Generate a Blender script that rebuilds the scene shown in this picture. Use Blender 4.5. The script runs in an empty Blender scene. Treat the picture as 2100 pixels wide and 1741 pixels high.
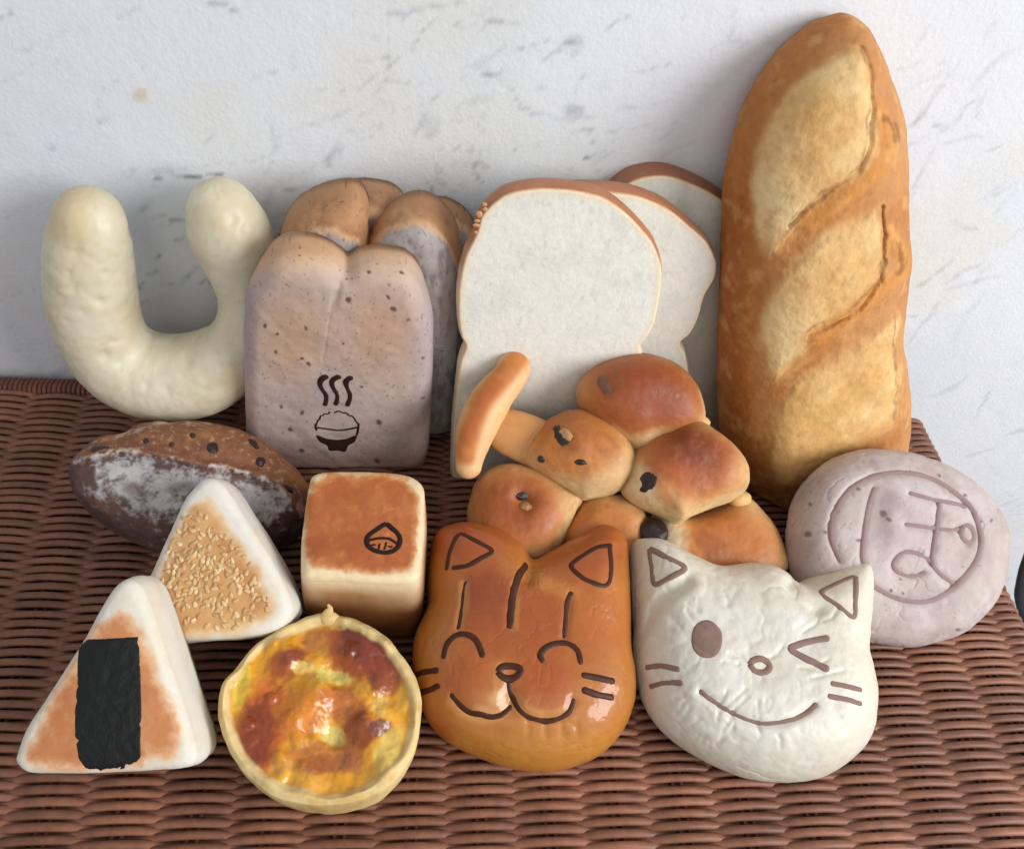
import bpy, math, random
import numpy as np
from mathutils import Vector, Matrix
from mathutils.bvhtree import BVHTree

# ------------------------------------------------------------------ camera, light, exposure
S = 0.01                                  # the code below measures in centimetres
F, CX, CY = 1680.0, 1050.0, 870.5         # focal length and centre of a 2100 px wide picture
CAM = np.array([0.0, -38.0, 40.0])
_v = np.array([-150.0, 1950.0, -1680.0]); _v /= np.linalg.norm(_v)
_u = np.array([1.0, -0.025, -0.118]); _u -= _u.dot(_v) * _v; _u /= np.linalg.norm(_u)
_w = np.cross(_u, _v)
RW = np.array([_u, _v, _w])               # camera axes -> world

scene = bpy.context.scene
cam_data = bpy.data.cameras.new("camera")
cam_data.sensor_width = 36.0
cam_data.lens = 36.0 * F / 2100.0
cam_data.clip_start = 0.01
cam_data.clip_end = 100.0
cam = bpy.data.objects.new("camera", cam_data)
scene.collection.objects.link(cam)
mw = Matrix.Identity(4)
for i in range(3):
    for j in range(3):
        mw[i][j] = RW[i, j]
    mw[i][3] = CAM[i] * S
cam.matrix_world = mw
scene.camera = cam

world = bpy.data.worlds.new("World")
scene.world = world
world.use_nodes = True
bg = world.node_tree.nodes["Background"]
bg.inputs[0].default_value = (0.90, 0.92, 1.0, 1)
bg.inputs[1].default_value = 0.52

def area(name, loc, target, sx, sy, power, color):
    d = bpy.data.lights.new(name, 'AREA')
    d.shape = 'RECTANGLE'; d.size = sx * S; d.size_y = sy * S
    d.energy = power; d.color = color
    o = bpy.data.objects.new(name, d)
    o.location = [c * S for c in loc]
    dirv = Vector([(t - l) for t, l in zip(target, loc)])
    o.rotation_euler = dirv.to_track_quat('-Z', 'Y').to_euler()
    scene.collection.objects.link(o)
    return o

area("window_light", (132, -92, 82), (0, -10, 4), 95, 78, 27.5, (0.98, 0.985, 1.0))
area("room_fill", (0, -120, 110), (0, -6, 4), 120, 80, 2.6, (1.0, 0.93, 0.84))  # added warm fill from behind the viewer, no lamp seen there

scene.render.engine = 'CYCLES'
scene.view_settings.view_transform = 'Standard'
scene.view_settings.look = 'None'
scene.view_settings.exposure = 0.13
scene.view_settings.gamma = 1.0
scene.view_settings.use_curve_mapping = False
scene.cycles.use_denoising = True
scene.cycles.max_bounces = 6

# ------------------------------------------------------------------ maths helpers
def nrm(v):
    v = np.asarray(v, float); return v / np.linalg.norm(v)

def ray(px, py):
    d = np.array([(px - CX) / F, -(py - CY) / F, -1.0])
    return nrm(RW @ d)

def on_plane(px, py, P, n):
    d = ray(px, py); n = np.asarray(n, float)
    t = np.dot(np.asarray(P, float) - CAM, n) / np.dot(d, n)
    return CAM + d * t

def proj(P):
    c = (np.asarray(P) - CAM) @ RW
    return np.stack([CX + F * c[:, 0] / -c[:, 2], CY - F * c[:, 1] / -c[:, 2]], 1)

def spline(pts, closed, n, tension=0.5):
    """Catmull-Rom through the points, resampled to n evenly spaced ones; works in any dimension"""
    P = np.asarray(pts, float); m = len(P); out = []
    segs = m if closed else m - 1
    for i in range(segs):
        if closed:
            p0, p1, p2, p3 = P[(i - 1) % m], P[i], P[(i + 1) % m], P[(i + 2) % m]
        else:
            p0, p1, p2, p3 = P[max(i - 1, 0)], P[i], P[i + 1], P[min(i + 2, m - 1)]
        t = np.linspace(0, 1, 24, endpoint=False)[:, None]
        m1, m2 = (p2 - p0) * tension, (p3 - p1) * tension
        out.append((2*t**3 - 3*t**2 + 1)*p1 + (t**3 - 2*t**2 + t)*m1 + (-2*t**3 + 3*t**2)*p2 + (t**3 - t**2)*m2)
    Q = np.concatenate(out)
    Q = np.vstack([Q, P[:1] if closed else P[-1:]])
    L = np.r_[0, np.cumsum(np.linalg.norm(np.diff(Q[:, :3], axis=0), axis=1))]
    s = np.linspace(0, L[-1], n + 1 if closed else n)
    if closed: s = s[:-1]
    return np.stack([np.interp(s, L, Q[:, k]) for k in range(Q.shape[1])], 1)

def _hash(ix, iy, iz, seed):
    h = (ix * 374761393 + iy * 668265263 + iz * 2147483647 + seed * 1274126177) & 0xffffffff
    h = ((h ^ (h >> 13)) * 1274126177) & 0xffffffff
    h = ((h ^ (h >> 16)) * 2246822519) & 0xffffffff
    return ((h ^ (h >> 15)) & 0xffff) / 65535.0 * 2 - 1

_a = nrm([0.61, -0.38, 0.70]); _b = nrm(np.cross(_a, [0.2, 0.9, 0.3])); NROT = np.array([_a, _b, np.cross(_a, _b)])

def noise(P, scale=1.0, seed=0):
    P = np.asarray(P, float) * scale
    if P.shape[1] == 2: P = np.c_[P, np.zeros(len(P))]
    P = P @ NROT + 31.7
    i = np.floor(P).astype(np.int64); f = P - i; f = f * f * (3 - 2 * f)
    r = 0
    for dx in (0, 1):
        wx = f[:, 0] if dx else 1 - f[:, 0]
        for dy in (0, 1):
            wy = f[:, 1] if dy else 1 - f[:, 1]
            for dz in (0, 1):
                wz = f[:, 2] if dz else 1 - f[:, 2]
                r = r + wx * wy * wz * _hash(i[:, 0] + dx, i[:, 1] + dy, i[:, 2] + dz, seed)
    return r

def fbm(P, scale=1.0, octaves=4, seed=0, gain=0.5):
    r = 0; a = 1.0; tot = 0
    for k in range(octaves):
        r = r + a * noise(P, scale * 2**k, seed + k * 17); tot += a; a *= gain
    return r / tot

def creases(P, scale, seed, width=0.07):
    """thin meandering fold lines, 1 on a line"""
    n = fbm(P, scale, 3, seed); return np.exp(-(n / width) ** 2) * sstep(fbm(P, scale * 0.7, 2, seed + 5), -0.25, 0.25)

def sstep(x, a, b):
    t = np.clip((x - a) / (b - a), 0, 1); return t * t * (3 - 2 * t)

def seg_dist(XY, poly, closed=False):
    A = np.asarray(poly, float); B = np.roll(A, -1, 0)
    if not closed: A, B = A[:-1], B[:-1]
    best = np.full(len(XY), 1e9)
    for a, b in zip(A, B):
        ab = b - a; l2 = max(ab.dot(ab), 1e-9)
        t = np.clip(((XY - a) @ ab) / l2, 0, 1)
        d = XY - a - t[:, None] * ab
        best = np.minimum(best, np.einsum('ij,ij->i', d, d))
    return np.sqrt(best)

def inside(XY, poly):
    A = np.asarray(poly, float); r = np.zeros(len(XY), bool); x, y = XY[:, 0], XY[:, 1]
    for (x1, y1), (x2, y2) in zip(A, np.roll(A, -1, 0)):
        if y1 == y2: continue
        c = ((y1 > y) != (y2 > y)) & (x < (x2 - x1) * (y - y1) / (y2 - y1) + x1)
        r ^= c
    return r

def polymask(XY, poly, soft, smooth=True):
    if smooth: poly = spline(poly, True, 60)
    d = seg_dist(XY, poly, True); d = np.where(inside(XY, poly), -d, d)
    return 1 - sstep(d, -soft, soft)

def blob(XY, cx, cy, rx, ry, rot=0, soft=0.5):
    a = math.radians(rot); x = XY[:, 0] - cx; y = XY[:, 1] - cy
    u = (x * math.cos(a) + y * math.sin(a)) / rx; v = (-x * math.sin(a) + y * math.cos(a)) / ry
    return 1 - sstep(np.sqrt(u * u + v * v), 1 - soft, 1 + soft)

def strokem(XY, pts, wd, soft):
    return 1 - sstep(seg_dist(XY, spline(pts, False, 30)), wd, wd + soft)

def lin(c):
    if isinstance(c, str): c = [int(c[i:i+2], 16) / 255 for i in (0, 2, 4)]
    c = np.asarray(c, float)
    return np.where(c <= 0.04045, c / 12.92, ((c + 0.055) / 1.055) ** 2.4)

def mix(C, col, m):
    if isinstance(col, str): col = lin(col)
    m = np.clip(m, 0, 1)[:, None]
    return C * (1 - m) + np.asarray(col) * m

# ------------------------------------------------------------------ objects
def tag(o, label, cat, group=None, kind=None):
    if label: o["label"] = label
    if cat: o["category"] = cat
    if group: o["group"] = group
    if kind: o["kind"] = kind
    return o

def thing(name, loc, label, cat, group=None):
    o = bpy.data.objects.new(name, None)
    o.empty_display_size = 0.02
    o.location = [c * S for c in loc]
    scene.collection.objects.link(o)
    return tag(o, label, cat, group)

def base_of(*Vs):
    V = np.concatenate(Vs); lo, hi = V.min(0), V.max(0)
    return np.array([(lo[0] + hi[0]) / 2, (lo[1] + hi[1]) / 2, lo[2]])

class Mesh:
    def __init__(self): self.V = []; self.F = []; self.n = 0
    def add(self, V, Fs):
        self.V.append(np.asarray(V, float)); k = self.n
        self.F += [tuple(i + k for i in f) for f in Fs]; self.n += len(V)
    def verts(self): return np.concatenate(self.V)

def world_loc(o):
    l = np.zeros(3)
    while o is not None:
        l += np.array(o.location); o = o.parent
    return l

def link(name, V, Fs, mat, parent=None, loc=None, col=None, smooth=True):
    """V in cm, world space; makes ONE mesh object under its parent"""
    V = np.asarray(V, float)
    if parent is None:
        if loc is None: loc = base_of(V)
        org = np.asarray(loc) * S
        off = org
    else:
        if loc is None: loc = world_loc(parent) / S
        off = np.asarray(loc) * S
        org = off - world_loc(parent)
    me = bpy.data.meshes.new(name)
    me.from_pydata((V * S - off).tolist(), [], Fs)
    if smooth: me.polygons.foreach_set("use_smooth", [True] * len(me.polygons))
    if col is not None:
        a = me.color_attributes.new("Col", 'FLOAT_COLOR', 'POINT')
        a.data.foreach_set("color", np.c_[col, np.ones(len(col))].astype(np.float32).ravel())
    me.materials.append(mat)
    me.update()
    o = bpy.data.objects.new(name, me)
    o.location = org
    if parent is not None: o.parent = parent
    scene.collection.objects.link(o)
    return o

def vnormals(V, Fs):
    V = np.asarray(V); N = np.zeros_like(V)
    q = np.array([f for f in Fs if len(f) == 4], int).reshape(-1, 4); t = np.array([f for f in Fs if len(f) == 3], int).reshape(-1, 3)
    if len(q):
        fn = np.cross(V[q[:, 2]] - V[q[:, 0]], V[q[:, 3]] - V[q[:, 1]])
        for k in range(4): np.add.at(N, q[:, k], fn)
    if len(t):
        fn = np.cross(V[t[:, 1]] - V[t[:, 0]], V[t[:, 2]] - V[t[:, 0]])
        for k in range(3): np.add.at(N, t[:, k], fn)
    return N / np.maximum(np.linalg.norm(N, axis=1), 1e-12)[:, None]

# ------------------------------------------------------------------ materials
def mat(name, color=None, rough=0.6, spec=0.4, bump=((900, 0.3, 0.02),), mott=0.12, mscale=250, sss=0.0, coat=0.0, coat_rough=0.2, sss_col=(1, 0.7, 0.45), sheen=0.0, rvar=0.12):
    """bump: (noise scale, strength, distance in cm); colour from the painted attribute unless given"""
    m = bpy.data.materials.new(name); m.use_nodes = True
    nt = m.node_tree; N = nt.nodes; L = nt.links
    b = N["Principled BSDF"]
    tc = N.new("ShaderNodeTexCoord")
    if color is None:
        at = N.new("ShaderNodeAttribute"); at.attribute_name = "Col"; src = at.outputs["Color"]
    else:
        rgb = N.new("ShaderNodeRGB"); rgb.outputs[0].default_value = (*lin(color), 1); src = rgb.outputs[0]
    if mott > 0:
        nz = N.new("ShaderNodeTexNoise"); nz.inputs["Scale"].default_value = mscale; nz.inputs["Detail"].default_value = 5; nz.inputs["Roughness"].default_value = 0.65
        L.new(tc.outputs["Object"], nz.inputs["Vector"])
        mr = N.new("ShaderNodeMapRange"); mr.inputs[1].default_value = 0.25; mr.inputs[2].default_value = 0.75
        mr.inputs[3].default_value = 1 - mott; mr.inputs[4].default_value = 1 + mott
        L.new(nz.outputs["Fac"], mr.inputs[0])
        vm = N.new("ShaderNodeVectorMath"); vm.operation = 'SCALE'
        L.new(src, vm.inputs[0]); L.new(mr.outputs[0], vm.inputs["Scale"]); src = vm.outputs[0]
        r2 = N.new("ShaderNodeMapRange"); r2.inputs[1].default_value = 0.3; r2.inputs[2].default_value = 0.7
        r2.inputs[3].default_value = max(rough - rvar, 0.05); r2.inputs[4].default_value = min(rough + rvar, 1)
        L.new(nz.outputs["Fac"], r2.inputs[0]); L.new(r2.outputs[0], b.inputs["Roughness"])
    else:
        b.inputs["Roughness"].default_value = rough
    L.new(src, b.inputs["Base Color"])
    b.inputs["Specular IOR Level"].default_value = spec
    if sss > 0:
        b.inputs["Subsurface Weight"].default_value = sss
        b.inputs["Subsurface Radius"].default_value = sss_col
        b.inputs["Subsurface Scale"].default_value = 0.004
    if coat > 0:
        b.inputs["Coat Weight"].default_value = coat; b.inputs["Coat Roughness"].default_value = coat_rough
    if sheen > 0:
        b.inputs["Sheen Weight"].default_value = sheen; b.inputs["Sheen Roughness"].default_value = 0.5
    prev = None
    for sc, st, dist in bump:
        nz = N.new("ShaderNodeTexNoise"); nz.inputs["Scale"].default_value = sc; nz.inputs["Detail"].default_value = 6; nz.inputs["Roughness"].default_value = 0.6
        L.new(tc.outputs["Object"], nz.inputs["Vector"])
        bp = N.new("ShaderNodeBump"); bp.inputs["Strength"].default_value = st; bp.inputs["Distance"].default_value = dist * S
        L.new(nz.outputs["Fac"], bp.inputs["Height"])
        if prev: L.new(prev.outputs[0], bp.inputs["Normal"])
        prev = bp
    if prev: L.new(prev.outputs[0], b.inputs["Normal"])
    return m

# ------------------------------------------------------------------ shape builders
def frame(n):
    n = nrm(n); e1 = nrm(np.cross([0, 0, 1.0], n)) if abs(n[2]) < 0.999 else np.array([1.0, 0, 0])
    e2 = np.cross(n, e1)
    return e1, e2, n

def tiltn(deg, az=0.0):
    """a normal leaning deg from straight up towards the viewer, turned az degrees to the right"""
    t, a = math.radians(deg), math.radians(az)
    return np.array([math.sin(t) * math.sin(a), -math.sin(t) * math.cos(a), math.cos(t)])

def soft_distance(Q, B, closed_len):
    s = closed_len / len(B); out = np.zeros(len(Q))
    for k in range(0, len(Q), 8000):
        q = Q[k:k+8000]
        r2 = (q[:, None, 0] - B[None, :, 0])**2 + (q[:, None, 1] - B[None, :, 1])**2
        I = (s / np.maximum(r2, 1e-8)**2).sum(1)
        d = (math.pi / 2 / I) ** (1 / 3)
        kk = r2.argmin(1); dm = np.sqrt(r2.min(1)); w = sstep(dm, s * 1.5, s * 4)
        for o in (-1, 0):
            a_ = B[(kk + o) % len(B)]; ab = B[(kk + o + 1) % len(B)] - a_
            t = np.clip(((q - a_) * ab).sum(1) / np.maximum((ab * ab).sum(1), 1e-12), 0, 1)
            dm = np.minimum(dm, np.linalg.norm(q - a_ - t[:, None] * ab, axis=1))
        out[k:k+8000] = d * w + dm * (1 - w)
    return out

class Shape: pass
STROKE = 1.5

def polar(outline, P0, n, front, back, centre=None, M=360, NF=100, NB=26, side=None, rexp=1.7, mods=(), smooth_out=True, tension=0.5, shrink=1.0, jitter=0.0, seed=1):
    """A closed solid over a traced outline. front/back: functions of (distance to the rim, its maximum) giving the height over the rim plane.
    side: list of (depth below the rim plane, outward offset) rings between the front and the back."""
    o2 = spline(outline, True, M, tension) if smooth_out else np.asarray(outline, float)
    e1, e2, n = frame(n); P0 = np.asarray(P0, float)
    W = np.array([on_plane(x, y, P0, n) for x, y in o2])
    B = np.stack([(W - P0) @ e1, (W - P0) @ e2], 1)
    if jitter:
        jj = fbm(W, 0.9, 3, seed) * jitter
        cB = B.mean(0); B = B + (B - cB) / np.linalg.norm(B - cB, axis=1)[:, None] * jj[:, None]
    if centre is None: c = B.mean(0)
    else:
        w = on_plane(centre[0], centre[1], P0, n); c = np.array([(w - P0) @ e1, (w - P0) @ e2])
    B = c + (B - c) * shrink
    per = np.linalg.norm(np.diff(np.vstack([B, B[:1]]), axis=0), axis=1).sum()
    Bd = spline(B, True, 600)
    tan = np.roll(B, -1, 0) - np.roll(B, 1, 0); out = np.stack([tan[:, 1], -tan[:, 0]], 1); out /= np.linalg.norm(out, axis=1)[:, None]
    area2 = (B[:, 0] * np.roll(B[:, 1], -1) - np.roll(B[:, 0], -1) * B[:, 1]).sum()
    if area2 < 0: out = -out
    def grid(NR):
        t = np.linspace(0, 1, NR + 1)[1:]; r = 1 - (1 - t) ** rexp
        Q = c[None, None] + r[:, None, None] * (B - c)[None]
        Q = Q.reshape(-1, 2); d = soft_distance(Q, Bd, per); d[-M:] = 0
        return np.vstack([c[None], Q]), np.r_[soft_distance(c[None], Bd, per), d]
    Qf, df = grid(NF); dmax = df.max()
    zf = front(df, dmax)
    V3 = P0 + Qf[:, :1] * e1 + Qf[:, 1:2] * e2 + zf[:, None] * n
    fade = sstep(df, 0, dmax * 0.15)
    for m in mods:
        XY = proj(V3); V3 = V3 + (m(XY, V3) * fade)[:, None] * n
    V = [V3]; F_ = []; kind = []
    def ring(a, b, m, k):
        for j in range(M):
            j2 = (j + 1) % M
            F_.append((a + j, b + j, b + j2, a + j2)); kind.append(k)
    for j in range(M):
        F_.append((0, 1 + j, 1 + (j + 1) % M)); kind.append(0)
    for i in range(NF - 1):
        ring(1 + i * M, 1 + (i + 1) * M, M, 0)
    last = 1 + (NF - 1) * M; nv = len(V3)
    rim_z = zf[-1]
    isf = [np.ones(nv)]; dd = [df]
    bscale = 1.0; zb = 0.0
    for dep, off in (side or []):
        q = B + out * off
        V.append(P0 + q[:, :1] * e1 + q[:, 1:] * e2 - dep * n); isf.append(np.full(M, 0.5)); dd.append(np.zeros(M))
        ring(last, nv, M, 1); last = nv; nv += M; zb = -dep; boff = off
    # back
    cs = c
    t = np.linspace(0, 1, NB + 1); r = 1 - (1 - t) ** rexp
    Bl = B + out * (side[-1][1] if side else 0)
    for i in range(NB - 1, 0, -1):
        q = cs + r[i] * (Bl - cs); d = soft_distance(q, Bd, per)
        if side: d = np.maximum(d, 0)
        z = zb - back(d, dmax)
        V.append(P0 + q[:, :1] * e1 + q[:, 1:] * e2 + np.asarray(z)[:, None] * n); isf.append(np.zeros(M)); dd.append(d)
        ring(last, nv, M, 2); last = nv; nv += M
    V.append((P0 + cs[0] * e1 + cs[1] * e2 + (zb - back(np.array([dmax]), dmax)[0]) * n)[None]); isf.append(np.zeros(1)); dd.append(np.array([dmax]))
    for j in range(M):
        F_.append((last + j, nv, last + (j + 1) % M)); kind.append(2)
    s = Shape(); s.V = np.concatenate(V); s.F = F_; s.kind = np.array(kind); s.isf = np.concatenate(isf); s.d = np.concatenate(dd); s.dmax = dmax
    s.n = n; s.e1, s.e2 = e1, e2; s.P0 = P0
    # outward orientation
    if np.dot(vnormals(s.V, s.F)[0], n) < 0: s.F = [f[::-1] for f in s.F]
    return s

def dome(T, a=2.0, b=0.5):
    return lambda d, m: T * (1 - (1 - np.clip(d / m, 0, 1)) ** a) ** b

def slabf(bev, puff=0.0):
    """flat face with a rounded edge; the rim sits at -bev"""
    def f(d, m):
        x = np.clip(d / bev, 0, 1)
        return -bev + bev * np.sqrt(1 - (1 - x) ** 2) + puff * (1 - (1 - np.clip(d / m, 0, 1)) ** 2)
    return f

def roughen(s, amp, scale, octv=4, seed=0):
    N = vnormals(s.V, s.F)
    s.V = s.V + N * (fbm(s.V, scale, octv, seed) * amp)[:, None]
    return s

def relax(s, w, it=5):
    """smooths a mesh where w is high"""
    E = set()
    for f in s.F:
        for a, b in zip(f, f[1:] + f[:1]): E.add((a, b) if a < b else (b, a))
    E = np.array(list(E)); n = len(s.V); cnt = np.bincount(E.ravel(), minlength=n)[:, None]
    for _ in range(it):
        A = np.zeros_like(s.V)
        for k in range(3): A[:, k] = np.bincount(E[:, 0], s.V[E[:, 1], k], n) + np.bincount(E[:, 1], s.V[E[:, 0], k], n)
        s.V = s.V + (A / cnt - s.V) * (0.6 * w)[:, None]
    return s

def flat_bottom(s, z=0.02):
    """a bread sags flat where it rests on the table"""
    zz = s.V[:, 2]; s.V[:, 2] = np.where(zz < z + 0.6, z + 0.6 * np.exp((np.minimum(zz, z + 0.6) - z - 0.6) / 0.6), zz)
    return s

def tube(path, radii, M=48, caps=True, flat=1.0, up=None, capn=8):
    """A closed round tube with rounded ends along 3-D points"""
    P = np.asarray(path, float); R = np.asarray(radii, float); n = len(P)
    T = np.gradient(P, axis=0); T /= np.linalg.norm(T, axis=1)[:, None]
    if up is None:
        a = np.array([0, 0, 1.0]) if abs(T[0][2]) < 0.9 else np.array([0, 1.0, 0])
        N = nrm(a - a.dot(T[0]) * T[0]); Ns = [N]
        for i in range(1, n):
            N = N - N.dot(T[i]) * T[i]; N = nrm(N); Ns.append(N)
        Ns = np.array(Ns)
    else:
        U = np.asarray(up, float); U = np.broadcast_to(U, P.shape)
        Ns = U - (U * T).sum(1)[:, None] * T; Ns /= np.linalg.norm(Ns, axis=1)[:, None]
    Bs = np.cross(T, Ns)
    C = list(P); RR = list(R); NN = list(Ns); BB = list(Bs)
    if caps:
        for k in range(capn):
            a = math.pi / 2 * (k + 1) / (capn + 0.4)
            C.insert(0, P[0] - T[0] * R[0] * math.sin(a)); RR.insert(0, R[0] * math.cos(a)); NN.insert(0, Ns[0]); BB.insert(0, Bs[0])
            C.append(P[-1] + T[-1] * R[-1] * math.sin(a)); RR.append(R[-1] * math.cos(a)); NN.append(Ns[-1]); BB.append(Bs[-1])
    C, RR, NN, BB = map(np.array, (C, RR, NN, BB))
    th = np.linspace(0, 2 * math.pi, M, endpoint=False)
    V = C[:, None] + RR[:, None, None] * (NN[:, None] * (np.cos(th) * flat)[None, :, None] + BB[:, None] * np.sin(th)[None, :, None])
    K = len(C); V = V.reshape(-1, 3)
    idx = np.arange(K * M).reshape(K, M); a = idx[:-1]; b = idx[1:]
    q = np.stack([a, np.roll(a, -1, 1), np.roll(b, -1, 1), b], -1).reshape(-1, 4)
    Fs = [tuple(f) for f in q.tolist()] + [tuple(idx[0][::-1].tolist()), tuple(idx[-1].tolist())]
    return V, Fs

def ellipsoid(c, ax, R=None, nu=20, nv=12, rough=0.0, seed=0):
    V = []; 
    for i in range(nv + 1):
        p = math.pi * i / nv
        for j in range(nu):
            t = 2 * math.pi * j / nu; V.append((math.sin(p) * math.cos(t), math.sin(p) * math.sin(t), math.cos(p)))
    V = np.array(V)
    if rough: V = V * (1 + rough * fbm(V + seed * 7.3, 2.2, 3, seed))[:, None]
    V = V * np.asarray(ax)
    if R is not None: V = V @ np.asarray(R)
    Fs = [(i * nu + j, (i + 1) * nu + j, (i + 1) * nu + (j + 1) % nu, i * nu + (j + 1) % nu) for i in range(nv) for j in range(nu)]
    return V + np.asarray(c), Fs

def bvh(*shapes):
    V = []; Fs = []; k = 0
    for s in shapes:
        v, f = (s.V, s.F) if isinstance(s, Shape) else s
        V += v.tolist(); Fs += [tuple(i + k for i in ff) for ff in f]; k += len(v)
    return BVHTree.FromPolygons(V, Fs)

def hit(tree, px, py):
    d = ray(px, py); h = tree.ray_cast(Vector(CAM), Vector(d))
    if h[0] is None: return None
    n = np.array(h[1]); 
    if n.dot(d) > 0: n = -n
    return np.array(h[0]), n

def line_on(tree, pts, r, closed=False, n=None, lift=0.0, M=8, flat=0.6, taper=None, tension=0.5):
    """a piped line lying on a surface, returns a tube mesh"""
    L = sum(math.dist(a, b) for a, b in zip(pts, pts[1:]))
    n = n or max(6, int(L / 4))
    q = spline(pts, closed, n, tension)
    if closed: q = np.vstack([q, q[:1]])
    r = r * STROKE
    P = []; U = []
    for x, y in q:
        h = hit(tree, x, y)
        if h is None: continue
        P.append(h[0] + h[1] * lift); U.append(h[1])
    P = np.array(P); U = np.array(U)
    if len(P) < 3: return None
    for _ in range(3 if r > 0.11 else 0):
        P[1:-1] = 0.5 * P[1:-1] + 0.25 * (P[:-2] + P[2:]); U[1:-1] = 0.5 * U[1:-1] + 0.25 * (U[:-2] + U[2:])
    rr = np.full(len(P), r) * (1 + 0.12 * noise(P, 2.5, 5))
    if taper is not None: rr = rr * np.interp(np.linspace(0, 1, len(P)), np.linspace(0, 1, len(taper)), taper)
    return tube(P, rr, M=M, flat=flat, up=U, caps=not closed, capn=4)

def patch_on(tree, outline, t, n=64, rings=18, lift=0.0, smooth=True, noise_amp=0.0):
    """a thin sheet pressed on a surface"""
    o = spline(outline, True, n, 0.5 if smooth else 0.15); c = o.mean(0)
    top = []; bot = []
    def cast(x, y):
        h = hit(tree, x, y)
        return h
    H = [cast(*c)]
    for i in range(1, rings + 1):
        for j in range(n):
            q = c + (o[j] - c) * i / rings; H.append(cast(*q))
    good = next(h for h in H if h is not None)
    for k in range(len(H)):
        if H[k] is None: H[k] = H[k - 1] if H[k - 1] is not None else good
    P = np.array([h[0] for h in H]); N = np.array([h[1] for h in H])
    e = np.r_[0, np.repeat(np.arange(1, rings + 1), n)] / rings
    hgt = t * np.sqrt(np.clip(1 - e ** 8, 0.05, 1)) + (noise_amp * fbm(P, 3, 3, 3) if noise_amp else 0)
    T = P + N * (lift + hgt)[:, None]; Bt = P - N * 0.03
    V = np.vstack([T, Bt]); Fs = []; K = len(T)
    for base, rev in ((0, False), (K, True)):
        fs = [(base, base + 1 + j, base + 1 + (j + 1) % n) for j in range(n)]
        for i in range(rings - 1):
            a, b = base + 1 + i * n, base + 1 + (i + 1) * n
            fs += [(a + j, b + j, b + (j + 1) % n, a + (j + 1) % n) for j in range(n)]
        Fs += [f[::-1] for f in fs] if rev else fs
    a, b = 1 + (rings - 1) * n, K + 1 + (rings - 1) * n
    Fs += [(a + j, b + j, b + (j + 1) % n, a + (j + 1) % n) for j in range(n)]
    return V, Fs

def split(s, kinds):
    """the faces of some kinds as their own mesh"""
    Fs = [f for f, k in zip(s.F, s.kind) if k in kinds]
    used = np.unique(np.concatenate([np.array(f) for f in Fs])); m = -np.ones(len(s.V), int); m[used] = np.arange(len(used))
    return used, [tuple(int(m[i]) for i in f) for f in Fs]

def tf(x0, y0, f):
    return lambda pts: [(x0 + x * f, y0 + y * f) for x, y in pts]
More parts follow.
